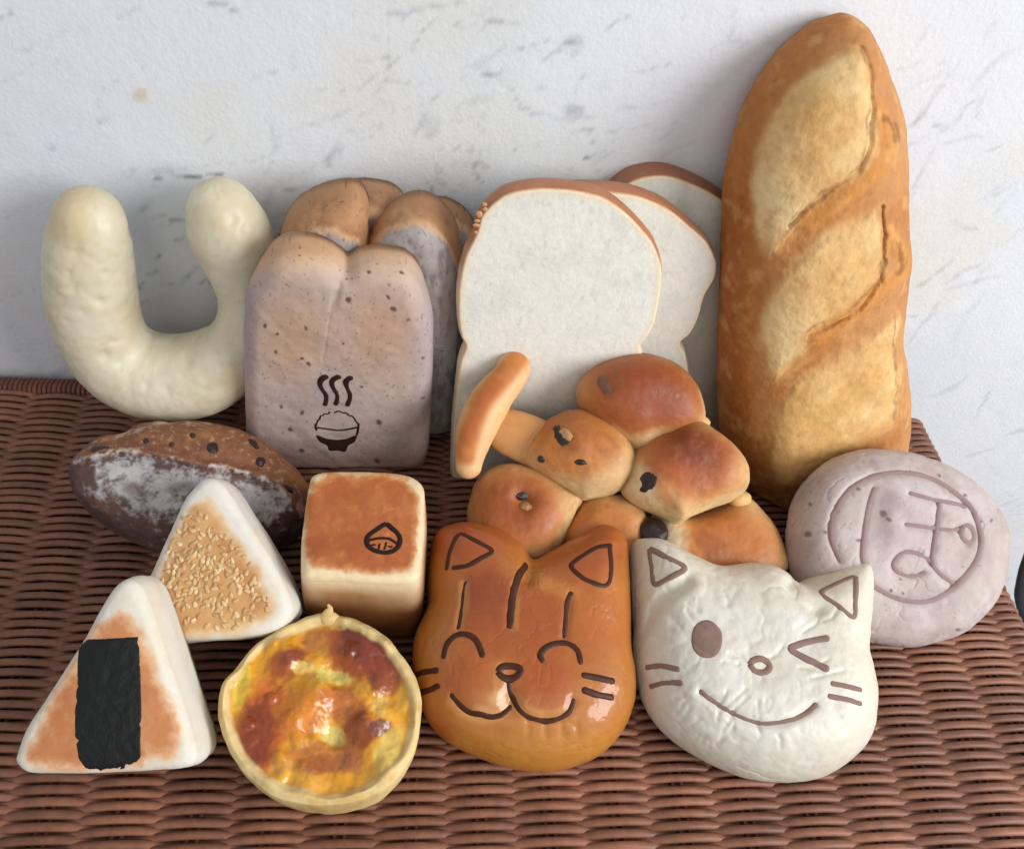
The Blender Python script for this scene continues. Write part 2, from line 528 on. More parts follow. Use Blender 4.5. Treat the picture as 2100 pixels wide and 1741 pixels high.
# ------------------------------------------------------------------ the setting: wall, floor
def build_wall():
    nx, nz = 560, 380
    xs = np.linspace(-62, 62, nx); zs = np.linspace(-46, 40, nz)
    X, Z = np.meshgrid(xs, zs); V = np.stack([X.ravel(), 0.35 + 0 * X.ravel(), Z.ravel()], 1)
    V[:, 1] += 0.06 * fbm(V, 0.12, 3, 3) + 0.02 * fbm(V, 0.9, 3, 9)
    idx = np.arange(nx * nz).reshape(nz, nx)
    q = np.stack([idx[:-1, :-1], idx[:-1, 1:], idx[1:, 1:], idx[1:, :-1]], -1).reshape(-1, 4).tolist()
    XY = proj(V)
    Wp = XY + 7 * np.stack([fbm(V, 1.1, 3, 1), fbm(V, 1.1, 3, 2)], 1)
    C = np.tile(lin("dde0e2"), (len(V), 1))
    C = mix(C, "d2dbe5", 0.6 * sstep(fbm(V, 0.10, 4, 21), -0.1, 0.4))
    C = mix(C, "d8d6c8", 0.45 * sstep(fbm(V, 0.14, 4, 31), 0.05, 0.45))
    # faint streaky marks of the marbled plaster
    D = V @ np.array([[0.8, 0, 0.6], [0, 1, 0], [-0.6, 0, 0.8]]).T * np.array([0.35, 1, 1.1])
    st = np.abs(fbm(D, 0.30, 5, 44)); pres = sstep(fbm(V, 0.16, 3, 45), -0.15, 0.25)
    C = mix(C, "9fa4aa", 0.28 * (1 - sstep(st, 0.0, 0.022)) * pres)
    sm = sstep(fbm(D * [1, 1, 1.6], 0.75, 4, 51), 0.36, 0.52) * sstep(fbm(V, 0.13, 2, 52), 0.0, 0.3)
    C = mix(C, "a3a8b0", 0.35 * sm)
    brk = 0.3 + 0.7 * sstep(fbm(V, 1.3, 5, 7, 0.7), -0.25, 0.25)
    A = tf(0, 0, 0.4988); B = tf(805.8, 0, 0.3837)
    def mark(pts, w, k, col="7e828a"):
        nonlocal C
        C = mix(C, col, 0.8 * k * brk * strokem(Wp, pts, w * 0.4, w * 1.3))
    mark(A([(630, 745), (680, 728), (760, 728), (850, 722), (930, 712)]), 2.2, 0.85, "55534e")
    mark(A([(845, 20), (900, 15), (950, 40), (1000, 62)]), 2.5, 0.6)
    mark(A([(425, 153), (446, 157)]), 2.6, 0.95, "30343a")
    mark(A([(1900, 95), (2060, 90), (2160, 96)]), 1.8, 0.45)
    mark(A([(1840, 20), (1760, 110), (1690, 200), (1600, 280), (1500, 345), (1430, 400)]), 2.0, 0.5)
    mark(A([(1600, 60), (1700, 45), (1800, 30), (1900, 15)]), 2.4, 0.55)
    mark(A([(1270, 372), (1340, 365), (1410, 372)]), 1.8, 0.4)
    mark(A([(530, 540), (575, 545)]), 2.2, 0.6)
    mark(A([(235, 258), (300, 275)]), 2.2, 0.5)
    mark(A([(60, 205), (120, 200), (180, 165), (270, 145)]), 3.0, 0.4, "a39aa0")
    mark(A([(1205, 230), (1210, 290)]), 2.4, 0.5)
    mark(A([(1160, 778), (1225, 783)]), 1.8, 0.6)
    mark(A([(35, 25), (40, 70)]), 3, 0.5)
    mark(B([(480, 398), (550, 415), (620, 465), (660, 520), (680, 568)]), 2.4, 0.75, "6d727c")
    mark(B([(690, 575), (760, 605), (860, 635), (960, 640), (1060, 635)]), 3.2, 0.45)
    mark(B([(330, 128), (460, 118), (600, 125)]), 2.0, 0.5)
    mark(B([(670, 270), (760, 240), (850, 208)]), 2.0, 0.55)
    mark(B([(810, 320), (890, 265)]), 2.2, 0.5)
    mark(B([(950, 715), (1080, 690), (1200, 705)]), 1.8, 0.45)
    mark(B([(1055, 670), (1065, 750), (1085, 820)]), 2.0, 0.45)
    mark(B([(1700, 265), (1760, 228), (1830, 235), (1880, 260)]), 2.0, 0.4)
    mark(B([(1110, 175), (1190, 120), (1270, 80)]), 2.4, 0.4)
    mark(B([(1550, 90), (1570, 140)]), 2.4, 0.5)
    mark(B([(1030, 840), (1050, 836)]), 2.4, 0.8, "5a5a5e")
    mark(B([(960, 520), (1000, 450), (1035, 380)]), 2.4, 0.5)
    for (x, y, rx, ry, rot, k) in [(1180, 95, 16, 22, 30, .45), (1175, 230, 20, 14, 10, .5), (890, 262, 12, 24, 30, .5), (1165, 88, 10, 10, 0, .4),
                                   (690, 310, 13, 20, 20, .45), (672, 330, 9, 14, 0, .4), (870, 250, 14, 20, 40, .3), (985, 205, 26, 9, -12, .35),
                                   (215, 245, 14, 8, -20, .4), (105, 305, 12, 8, 0, .3), (1110, 180, 10, 9, 0, .3), (1230, 175, 12, 10, 10, .25)]:
        C = mix(C, "8b9099", k * brk * blob(Wp, x, y, rx, ry, rot, 0.5))
    C = mix(C, "c9b58c", 0.6 * blob(Wp, 289, 197, 15, 10, 20, 0.4))
    # arcs and wisps on the right part of the wall
    R = random.Random(5)
    for k in range(46):
        x = R.uniform(1880, 2100) if k < 30 else R.uniform(0, 1500); y = R.uniform(0, 820) if k < 30 else R.uniform(0, 350)
        a = R.uniform(-0.2, 1.1) + math.pi; ln = R.uniform(30, 110); cv = R.uniform(-0.8, 0.8)
        pts = [(x, y)]
        for j in range(4):
            x += math.cos(a) * ln / 4; y -= math.sin(a) * ln / 4; a += cv / 4; pts.append((x, y))
        mark(pts, R.uniform(1.6, 4.4), R.uniform(0.25, 0.5), "8f969e")
    # scuffs low on the wall between the breads
    for k in range(26):
        x = R.uniform(270, 470); y = R.uniform(420, 660)
        mark([(x, y), (x + R.uniform(8, 30), y - R.uniform(-2, 12))], R.uniform(1.2, 3.4), R.uniform(0.35, 0.8), "6b6860")
    for k in range(24):
        x = R.uniform(870, 1120); y = R.uniform(300, 430)
        mark([(x, y), (x + R.uniform(-6, 18), y + R.uniform(-14, 22))], R.uniform(1.6, 4.6), R.uniform(0.3, 0.6), "77756e")
    m = mat("painted_plaster", rough=0.75, spec=0.25, bump=((480, 0.7, 0.04), (170, 0.35, 0.05), (1500, 0.3, 0.01)), mott=0.03, mscale=300)
    o = link("wall", V, q, m, loc=(0, 0, 0), col=C)
    tag(o, None, None, kind="structure")
build_wall()

fm = mat("floor_boards", "6a6462", rough=0.6, mott=0.15, mscale=12)
o = link("floor", [(-150, -200, -46), (150, -200, -46), (150, 0.2, -46), (-150, 0.2, -46)], [(0, 1, 2, 3)], fm, loc=(0, 0, -46), smooth=False)
tag(o, None, None, kind="structure")

# ------------------------------------------------------------------ the wicker table
TX1 = None
def build_table():
    a = on_plane(1884, 852, (0, 0, -0.6), (0, 0, 1)); b = on_plane(2100, 1274, (0, 0, -0.6), (0, 0, 1))
    print("table edge at", a, b)
    xe = (a[0] + b[0]) / 2
    t = thing("wicker_table", (0, -19, -46), "reddish brown woven wicker table under all the breads, against the white wall", "table")
    wm = mat("wicker", rough=0.5, spec=0.35, bump=((500, 0.25, 0.02), (1800, 0.2, 0.01)), mott=0.3, mscale=160, rvar=0.1)
    wd = mat("light_block_dark", "24110c", rough=0.8, mott=0.2)
    P = 3.2; pitch = 0.262; R1 = 1.0; x0c = 0.25
    wv = Mesh(); cols = []
    M = 7; th = np.linspace(0, 2 * math.pi, M, endpoint=False)
    nrow = int((39.5 - 1.35) / pitch)
    rnd = random.Random(3)
    for i in range(nrow):
        y = -1.45 - i * pitch
        s_end = xe - R1
        xs = np.arange(-46, s_end, 0.32); arc = np.linspace(0, math.pi / 2, 7)[0:]
        amp = 0.255
        ph = math.pi * i
        ux = np.r_[xs, s_end + R1 * arc, s_end + R1 * math.pi / 2 + np.linspace(0.8, 12, 36)]
        fadee = 1 - 0.45 * sstep(ux, s_end - 1.0, s_end + 0.8)
        wob = 0.03 * noise(np.c_[ux, np.full(len(ux), i * 3.1), ux * 0], 0.5, 4)
        cw = np.cos(math.pi * (ux - x0c) / P + ph); w = amp * np.sign(cw) * np.abs(cw) ** 0.9 * fadee + wob
        px = np.where(ux < s_end, ux, s_end + R1 * np.sin(np.clip((ux - s_end) / R1, 0, math.pi / 2)))
        z0 = np.where(ux < s_end, 0, -R1 + R1 * np.cos(np.clip((ux - s_end) / R1, 0, math.pi / 2)))
        over = np.maximum(ux - s_end - R1 * math.pi / 2, 0); z0 = z0 - over
        nx_ = np.where(ux < s_end, 0, np.sin(np.clip((ux - s_end) / R1, 0, math.pi / 2))); nz_ = np.sqrt(1 - nx_ ** 2)
        C = np.stack([px + nx_ * w, y + 0.035 * noise(np.c_[ux, np.full(len(ux), i * 7.7), ux * 0], 0.35, 8), z0 - 0.40 + nz_ * w], 1)
        T = np.gradient(C, axis=0); T /= np.linalg.norm(T, axis=1)[:, None]
        Nn = np.stack([nx_, 0 * nx_, nz_], 1); Nn = Nn - (Nn * T).sum(1)[:, None] * T; Nn /= np.linalg.norm(Nn, axis=1)[:, None]
        Bb = np.cross(T, Nn)
        rz, ry = 0.14, 0.207 * (1 + 0.06 * rnd.uniform(-1, 1))
        V = (C[:, None] + Nn[:, None] * (np.cos(th) * rz)[None, :, None] + Bb[:, None] * (np.sin(th) * ry)[None, :, None]).reshape(-1, 3)
        K = len(C); idx = np.arange(K * M).reshape(K, M)
        q = np.stack([idx[:-1], np.roll(idx[:-1], -1, 1), np.roll(idx[1:], -1, 1), idx[1:]], -1).reshape(-1, 4).tolist()
        wv.add(V, q)
        base = lin("80543f") * (1 + 0.16 * rnd.uniform(-1, 1))
        cc = np.tile(base, (len(V), 1)); k = sstep(noise(V, 0.35, 12), -0.3, 0.6); cols.append(cc * (0.85 + 0.3 * k)[:, None])
    V = wv.verts(); col = np.concatenate(cols)
    link("weave", V, wv.F, wm, t, col=col)
    wp = Mesh()
    k0 = int(-46 / P)
    for k in range(k0, int((xe - R1) / P) + 1):
        for off in (-0.22, 0.22):
            x = x0c + k * P + off
            if x > xe - 0.6: continue
            ys = np.linspace(-1.0, -39.5, 60)
            V, Fs = tube(np.stack([x + 0 * ys, ys, -0.50 + 0 * ys], 1), np.full(60, 0.115), M=7, caps=False, up=(0, 0, 1)); wp.add(V, Fs)
    V = wp.verts(); link("stake", V, wp.F, wm, t, col=np.tile(lin("6b3f30"), (len(V), 1)))
    rim = Mesh(); cols = []
    x = -46.0
    while x < xe - 1.5:
        a = np.linspace(-0.3, math.pi + 0.9, 14); r = 0.62
        C = np.stack([x + 0.05 * np.sin(a * 2), -0.78 + r * np.cos(a) * -1 * -1, -0.62 + r * np.sin(a)], 1)
        V, Fs = tube(C, np.full(14, 0.15), M=6, caps=False, up=(1, 0, 0)); rim.add(V, Fs)
        cols.append(np.tile(lin("74463a") * (1 + 0.18 * rnd.uniform(-1, 1)), (len(V), 1)))
        x += 0.29
    V = rim.verts(); link("rim", V, rim.F, wm, t, col=np.concatenate(cols))
    # added dark sheet blocking light under the weave; sides down to the floor
    bm_ = Mesh()
    def box(x0, x1, y0, y1, z0, z1):
        V = [(x, y, z) for x in (x0, x1) for y in (y0, y1) for z in (z0, z1)]
        bm_.add(V, [(0, 1, 3, 2), (4, 6, 7, 5), (0, 4, 5, 1), (2, 3, 7, 6), (0, 2, 6, 4), (1, 5, 7, 3)])
    box(-46, xe - 0.9, -39.5, -0.25, -1.6, -1.15)
    link("light_blocking_sheet", bm_.verts(), bm_.F, wd, t, smooth=False)
    bm_ = Mesh(); box(-46, xe - 0.35, -39.4, -0.3, -45.9, -12.5)
    link("side_panel", bm_.verts(), bm_.F, wm, t, smooth=False, col=np.tile(lin("6b3f30"), (8, 1)))
    return xe
TX1 = build_table()

# a dark curved thing beyond the table, cut off by the right edge of the picture
def build_strap():
    P0 = on_plane(2090, 1190, (0, -6, 0), (0, 1, 0))
    pts = [(2118, 1100), (2108, 1140), (2101, 1165), (2096, 1195), (2094, 1222), (2104, 1262), (2125, 1290)]
    P = np.array([on_plane(x, y, (0, -6, 0), (0, 1, 0.0)) for x, y in spline(pts, False, 30)])
    rr = np.interp(np.linspace(0, 1, 30), [0, .3, .6, 1], [.25, .42, .55, .5])
    V, Fs = tube(P, rr, M=16, flat=0.6)
    o = link("dark_strap", V, Fs, mat("dark_rubber", "2c3138", rough=0.5, mott=0.1))
    tag(o, "dark grey curved strap half out of the picture beyond the table's right edge", "strap")
build_strap()
# ------------------------------------------------------------------ shared bread materials
crust_m = mat("soft_crust", rough=0.48, spec=0.4, bump=((260, 0.25, 0.03), (1200, 0.25, 0.01)), mott=0.09, mscale=220, sss=0.12, coat=0.08, coat_rough=0.35)
glossy_m = mat("egg_glaze", rough=0.45, spec=0.3, bump=((150, 0.22, 0.04), (700, 0.12, 0.008)), mott=0.07, mscale=180, sss=0.08, coat=0.45, coat_rough=0.12)
steam_m = mat("pale_dough", rough=0.5, spec=0.4, bump=((220, 0.3, 0.03), (900, 0.2, 0.01)), mott=0.04, mscale=260, sss=0.12, coat=0.14, coat_rough=0.28)
matte_m = mat("floury_dough", rough=0.75, spec=0.25, bump=((300, 0.35, 0.03), (1400, 0.3, 0.012)), mott=0.05, mscale=300, sss=0.18)
crumb_m = mat("white_crumb", rough=0.9, spec=0.12, bump=((350, 0.6, 0.05), (1100, 0.7, 0.02)), mott=0.06, mscale=420, sss=0.25)
loaf_m = mat("grain_dough", rough=0.62, spec=0.3, bump=((280, 0.4, 0.03), (1300, 0.35, 0.012)), mott=0.08, mscale=320, sss=0.12)
rustic_m = mat("rustic_crust", rough=0.7, spec=0.3, bump=((220, 0.7, 0.06), (800, 0.5, 0.02)), mott=0.22, mscale=260)
choco_m = mat("chocolate_line", "43200f", rough=0.5, spec=0.25, bump=((600, 0.2, 0.01),), mott=0.12, mscale=400)
choco_pale_m = mat("chocolate_line_hazed", "84695e", rough=0.75, spec=0.3, bump=((600, 0.2, 0.01),), mott=0.1, mscale=400)  # chocolate brown made paler for the haze over the white cat
scorch_m = mat("scorched_line", "2c1a16", rough=0.8, spec=0.2, bump=((900, 0.4, 0.01),), mott=0.3, mscale=600)
purple_line_m = mat("purple_line", "927b78", rough=0.8, spec=0.2, bump=((700, 0.4, 0.015),), mott=0.1, mscale=400)
raisin_m = mat("raisin", "2b1a19", rough=0.45, spec=0.5, bump=((500, 0.8, 0.05),), mott=0.3, mscale=300)

def warp(XY, V, amp=8, sc=0.9, seed=0):
    return XY + amp * np.stack([fbm(V, sc, 4, seed + 1), fbm(V, sc, 4, seed + 2)], 1)

def lines(tree, parent, name, strokes, r, m, T, closed=False, **kw):
    for s in strokes:
        res = line_on(tree, T(s), r, closed, **kw)
        if res: link(name, res[0], res[1], m, parent)

# ------------------------------------------------------------------ U-shaped bread
def build_u():
    pts = [(184, 462, 79), (184, 500, 84), (185, 545, 89), (190, 620, 89), (214, 700, 88), (262, 752, 92), (335, 776, 95), (415, 765, 90), (484, 722, 78), (512, 668, 68), (514, 615, 66), (505, 568, 70), (490, 525, 80), (475, 488, 88), (463, 460, 85), (457, 441, 76)]
    q = spline([(a, b, c) for a, b, c in pts], False, 190)
    n = nrm([0, -1, 0.19]); P0 = np.array([0, -5.4, 0.0])
    P = []; R = []
    for x, y, r in q:
        p = on_plane(x, y, P0, n); D = (p - CAM) @ nrm(RW @ np.array([0, 0, -1.0])); P.append(p); R.append(r * D / F * 0.98)
    V, Fs = tube(P, R, M=90, capn=16, up=n)
    G = V.reshape(-1, 90, 3)
    kk = np.arange(len(G)); ww = sstep(np.minimum(kk, len(G) - 1 - kk), 3, 22)[1:-1, None, None]
    for _ in range(60): G[1:-1] += ww * 0.5 * (0.5 * (G[:-2] + G[2:]) - G[1:-1])
    V = G.reshape(-1, 3)
    s = Shape(); s.V, s.F = V, Fs
    roughen(s, 0.16, 0.28, 3, 2); roughen(s, 0.04, 1.3, 4, 5); roughen(s, 0.02, 3.5, 3, 6)
    s.V -= vnormals(s.V, s.F) * (0.035 * creases(s.V, 0.9, 71, 0.06) + 0.02 * creases(s.V, 2.0, 81, 0.07))[:, None]
    XY = proj(s.V)
    N = vnormals(s.V, s.F)
    def dent(cx, cy, r, h):
        s.V -= N * (1.5 * h * np.exp(-((XY[:, 0] - cx) ** 2 + (XY[:, 1] - cy) ** 2) / (2 * r * r)))[:, None]
    for d in [(232, 700, 5, .06), (300, 790, 6, .06), (168, 640, 5, .05), (215, 560, 5, .05), (140, 560, 4, .06), (440, 500, 5, .05), (500, 470, 6, .05), (420, 800, 6, .05), (203, 620, 7, .10), (214, 730, 9, .12), (150, 590, 6, .07), (478, 452, 9, .08), (155, 520, 7, .06), (245, 745, 8, .06), (385, 740, 9, .06), (340, 800, 10, .06)]: dent(*d)
    s.V[:, 1] = np.minimum(s.V[:, 1], 0.1)
    flat_bottom(s)
    C = np.tile(lin("cfc6ab"), (len(V), 1))
    C = mix(C, "dad3bb", 0.7 * sstep(fbm(s.V, 0.5, 4, 3), -0.15, 0.4))
    C = mix(C, "bdae8a", 0.5 * sstep(fbm(s.V, 0.35, 4, 8), 0.0, 0.5))
    C = mix(C, "cfae78", 0.35 * blob(XY, 150, 470, 40, 90, 0, 0.8))
    C = mix(C, "c8b98a", 0.5 * sstep(fbm(s.V, 2.5, 3, 4), 0.3, 0.5))
    o = link("u_shaped_bread", s.V, s.F, steam_m, col=C)
    tag(o, "pale yellow U-shaped steamed bread standing against the wall, left of the loaf", "bread")
build_u()

# ------------------------------------------------------------------ speckled purple loaf with rice-bowl mark
def build_loaf():
    T = tf(443.2, 338.4, 0.3843)
    front = T([(135, 1000), (140, 800), (160, 680), (200, 590), (260, 490), (330, 445), (420, 430), (520, 445), (600, 475), (655, 515), (690, 545), (760, 510), (860, 500), (980, 515), (1050, 560), (1090, 640), (1130, 780), (1150, 900), (1150, 1150), (1142, 1400), (1122, 1610), (1060, 1640), (700, 1643), (250, 1645), (155, 1632), (148, 1440), (140, 1200)])
    front = [(x, y + 30 * (1 - min(max((y - 540) / 160, 0), 1))) for x, y in front]
    def speck(s, XY, C, seed=1):
        V = s.V
        n = fbm(V, 5.0, 2, seed + 60); C = mix(C, "55433f", 0.65 * sstep(n, 0.6, 0.7))
        n = fbm(V * [1, 1, 0.6], 9.0, 2, seed + 70); C = mix(C, "6f5c5a", 0.6 * sstep(n, 0.5, 0.62))
        return C
    root = thing("speckled_loaf", (-6, -5, 0), "speckled purplish loaf stamped with a steaming rice bowl, standing left of the white slices", "bread")
    n = nrm([0, -1, 0.0])
    P0 = (0, -7.2, 8)
    def crease(XY, V):
        g = seg_dist(XY, [(708, 548), (694, 590), (682, 640)])
        return -0.22 * np.exp(-(g / 8) ** 2) * (1 - sstep(XY[:, 1], 560, 670)) - 0.03 * np.exp(-(seg_dist(XY, [(690, 560), (672, 680), (662, 740)]) / 3) ** 2) + 0.08 * fbm(V, 0.8, 3, 4) * 1.0
    s = polar(front, P0, n, slabf(0.9, 0.25), slabf(0.6), centre=(690, 760), M=520, NF=120, NB=10, side=[(1.1, 0.05), (1.6, 0.06), (2.3, -0.05)], mods=(crease,), tension=0.42)
    roughen(s, 0.03, 1.6, 3, 1)
    XY = proj(s.V); W = warp(XY, s.V, 14, 0.5)
    C = np.tile(lin("b8a59b"), (len(s.V), 1))
    C = mix(C, "a79896", 0.7 * sstep(fbm(s.V, 0.35, 4, 2), -0.1, 0.4))
    C = mix(C, "b98f68", 0.6 * blob(W, 600, 690, 75, 80, 0, 0.8)); C = mix(C, "b98f6c", 0.6 * blob(W, 775, 680, 70, 90, 0, 0.8))
    C = mix(C, "c8a47a", 0.7 * sstep(-W[:, 1], -600, -525)); C = mix(C, "b07d50", 0.5 * sstep(-W[:, 1], -545, -505))
    C = mix(C, "a2939a", 0.6 * strokem(W, [(505, 600), (500, 760)], 8, 30)); C = mix(C, "a59599", 0.6 * strokem(W, [(880, 640), (880, 820)], 8, 40))
    C = mix(C, "9c7f68", 0.6 * sstep(W[:, 1], 900, 960))
    C = speck(s, XY, C)
    for x, y, r in [(716, 615, 7), (795, 610, 5), (808, 634, 7), (544, 669, 5), (627, 673, 4), (568, 686, 4), (703, 703, 3), (742, 795, 4), (777, 867, 6), (618, 925, 6), (774, 945, 6), (576, 833, 4), (619, 847, 5), (596, 880, 5), (633, 745, 5), (620, 735, 4), (565, 722, 4), (868, 734, 4), (615, 524, 3), (757, 558, 5), (822, 558, 5)]:
        C = mix(C, "4a3431", 0.85 * blob(warp(XY, s.V, 5, 3, 4), x, y, r, r * 0.75, 30, 0.4))
    link("front_section", s.V, s.F, loaf_m, root, col=C)
    tree = bvh(s)
    B = tf(644.6, 725.2, 0.2082)
    lines(tree, root, "steam_mark", [[(105, 232), (85, 238), (58, 262), (55, 320), (95, 375), (122, 420), (108, 500)], [(230, 232), (205, 238), (175, 262), (168, 305), (205, 370), (232, 410), (213, 495)], [(350, 242), (325, 250), (305, 270), (312, 310), (335, 365), (358, 415), (328, 503)]],
          0.075, scorch_m, B, lift=0.0, flat=0.5, taper=[1.7, 1.5, 1, 1, 1, 1.2])
    lines(tree, root, "rice_mark", [[(20, 700), (35, 655), (50, 650), (62, 612), (85, 610), (95, 592), (130, 598), (150, 575)], [(203, 580), (225, 568), (250, 568), (275, 582), (300, 582), (325, 590), (340, 612), (370, 612), (395, 640), (405, 660), (432, 690)]],
          0.035, scorch_m, B, flat=0.5)
    lines(tree, root, "bowl_mark", [[(18, 728), (70, 735), (150, 745), (230, 755), (330, 745), (430, 725)], [(15, 695), (12, 720), (22, 750)], [(436, 690), (432, 740), (420, 795)]], 0.045, scorch_m, B, flat=0.5)
    V, Fs = patch_on(tree, B([(20, 800), (100, 832), (220, 848), (340, 835), (420, 800), (395, 870), (335, 905), (305, 965), (235, 955), (150, 955), (125, 905), (50, 865)]), 0.03, n=60, rings=8)
    link("bowl_mark", V, Fs, scorch_m, root)
    # sections behind
    def section(name, outline, y, T_, top_px, seed, fibre=True, bev=1.25, centre=None, crust="a97b52", drop=34):
        outline = [(a, b + drop * (1 - min(max((b - 560) / 200, 0), 1))) for a, b in outline]
        s = polar(outline, (0, y, 8), n, slabf(bev, 0.15), slabf(0.8), centre=centre, M=380, NF=70, NB=10, side=[(bev + 0.3, 0.05), (bev + T_ * 0.5, 0.08), (bev + T_, 0.05)])
        roughen(s, 0.10, 0.8, 4, seed); roughen(s, 0.03, 3, 3, seed)
        XY = proj(s.V); W = warp(XY, s.V, 8, 0.8, seed)
        C = np.tile(lin("a09893"), (len(s.V), 1))
        V0 = s.V; fb = fbm(s.V * [1, 1, 0.35], 3.2, 4, seed + 5); C = mix(C, "786e6c", 0.75 * sstep(fb, 0.05, 0.45)); C = mix(C, "b5adaa", 0.5 * sstep(-fb, 0.05, 0.4))
        t = top_px(W) - 12 + 9 * fbm(V0, 2.2, 4, seed + 9); C = mix(C, "c8a27e", sstep(t, -14, 2)); C = mix(C, crust, 0.9 * sstep(t, 2, 16)); C = mix(C, "c59a70", 0.6 * sstep(fbm(V0, 0.8, 5, seed + 3), -0.1, 0.4) * sstep(t, 0, 10)); C = mix(C, "855c3e", 0.4 * sstep(fbm(V0, 1.6, 4, seed + 4), 0.1, 0.5) * sstep(t, 0, 10))
        C = speck(s, XY, C, seed)
        link(name, s.V, s.F, loaf_m, root, col=C)
    def curve_top(pts):
        p = np.array(pts, float)
        return lambda W: np.interp(W[:, 0], p[:, 0], p[:, 1]) - W[:, 1]
    section("middle_lobe", T([(300, 560), (315, 440), (365, 320), (450, 235), (560, 180), (680, 160), (760, 185), (800, 260), (790, 340), (795, 420), (800, 500), (760, 600), (740, 1500), (330, 1500)]), -4.9, 1.5,
            curve_top([(550, 520), (600, 500), (640, 486), (690, 488), (730, 508), (752, 530)]), 3, centre=(650, 620))
    section("middle_lobe", T([(700, 600), (790, 495), (815, 420), (870, 340), (960, 265), (1080, 228), (1180, 255), (1260, 350), (1300, 480), (1308, 700), (1310, 1000), (1295, 1250), (1280, 1440), (1200, 1470), (800, 1480), (720, 1000)]), -4.9, 1.5,
            curve_top([(740, 530), (765, 506), (795, 482), (840, 472), (880, 478), (915, 502), (940, 560)]), 7, centre=(850, 680))
    section("back_lobe", T([(560, 420), (580, 240), (650, 150), (740, 124), (840, 125), (930, 150), (985, 200), (1000, 260), (960, 330), (940, 500), (930, 1100), (560, 1100)]), -2.6, 1.2,
            curve_top([(600, 520), (735, 470), (760, 452), (800, 455), (830, 460)]), 11, centre=(700, 560), bev=1.1, crust="a07556")
    section("back_lobe", T([(1000, 500), (1040, 300), (1110, 225), (1200, 210), (1290, 245), (1360, 310), (1392, 380), (1385, 480), (1340, 700), (1320, 1100), (1050, 1100)]), -2.6, 1.2,
            curve_top([(860, 520), (910, 455), (935, 470), (975, 500)]), 13, centre=(905, 600), bev=1.0, crust="98704f")
build_loaf()

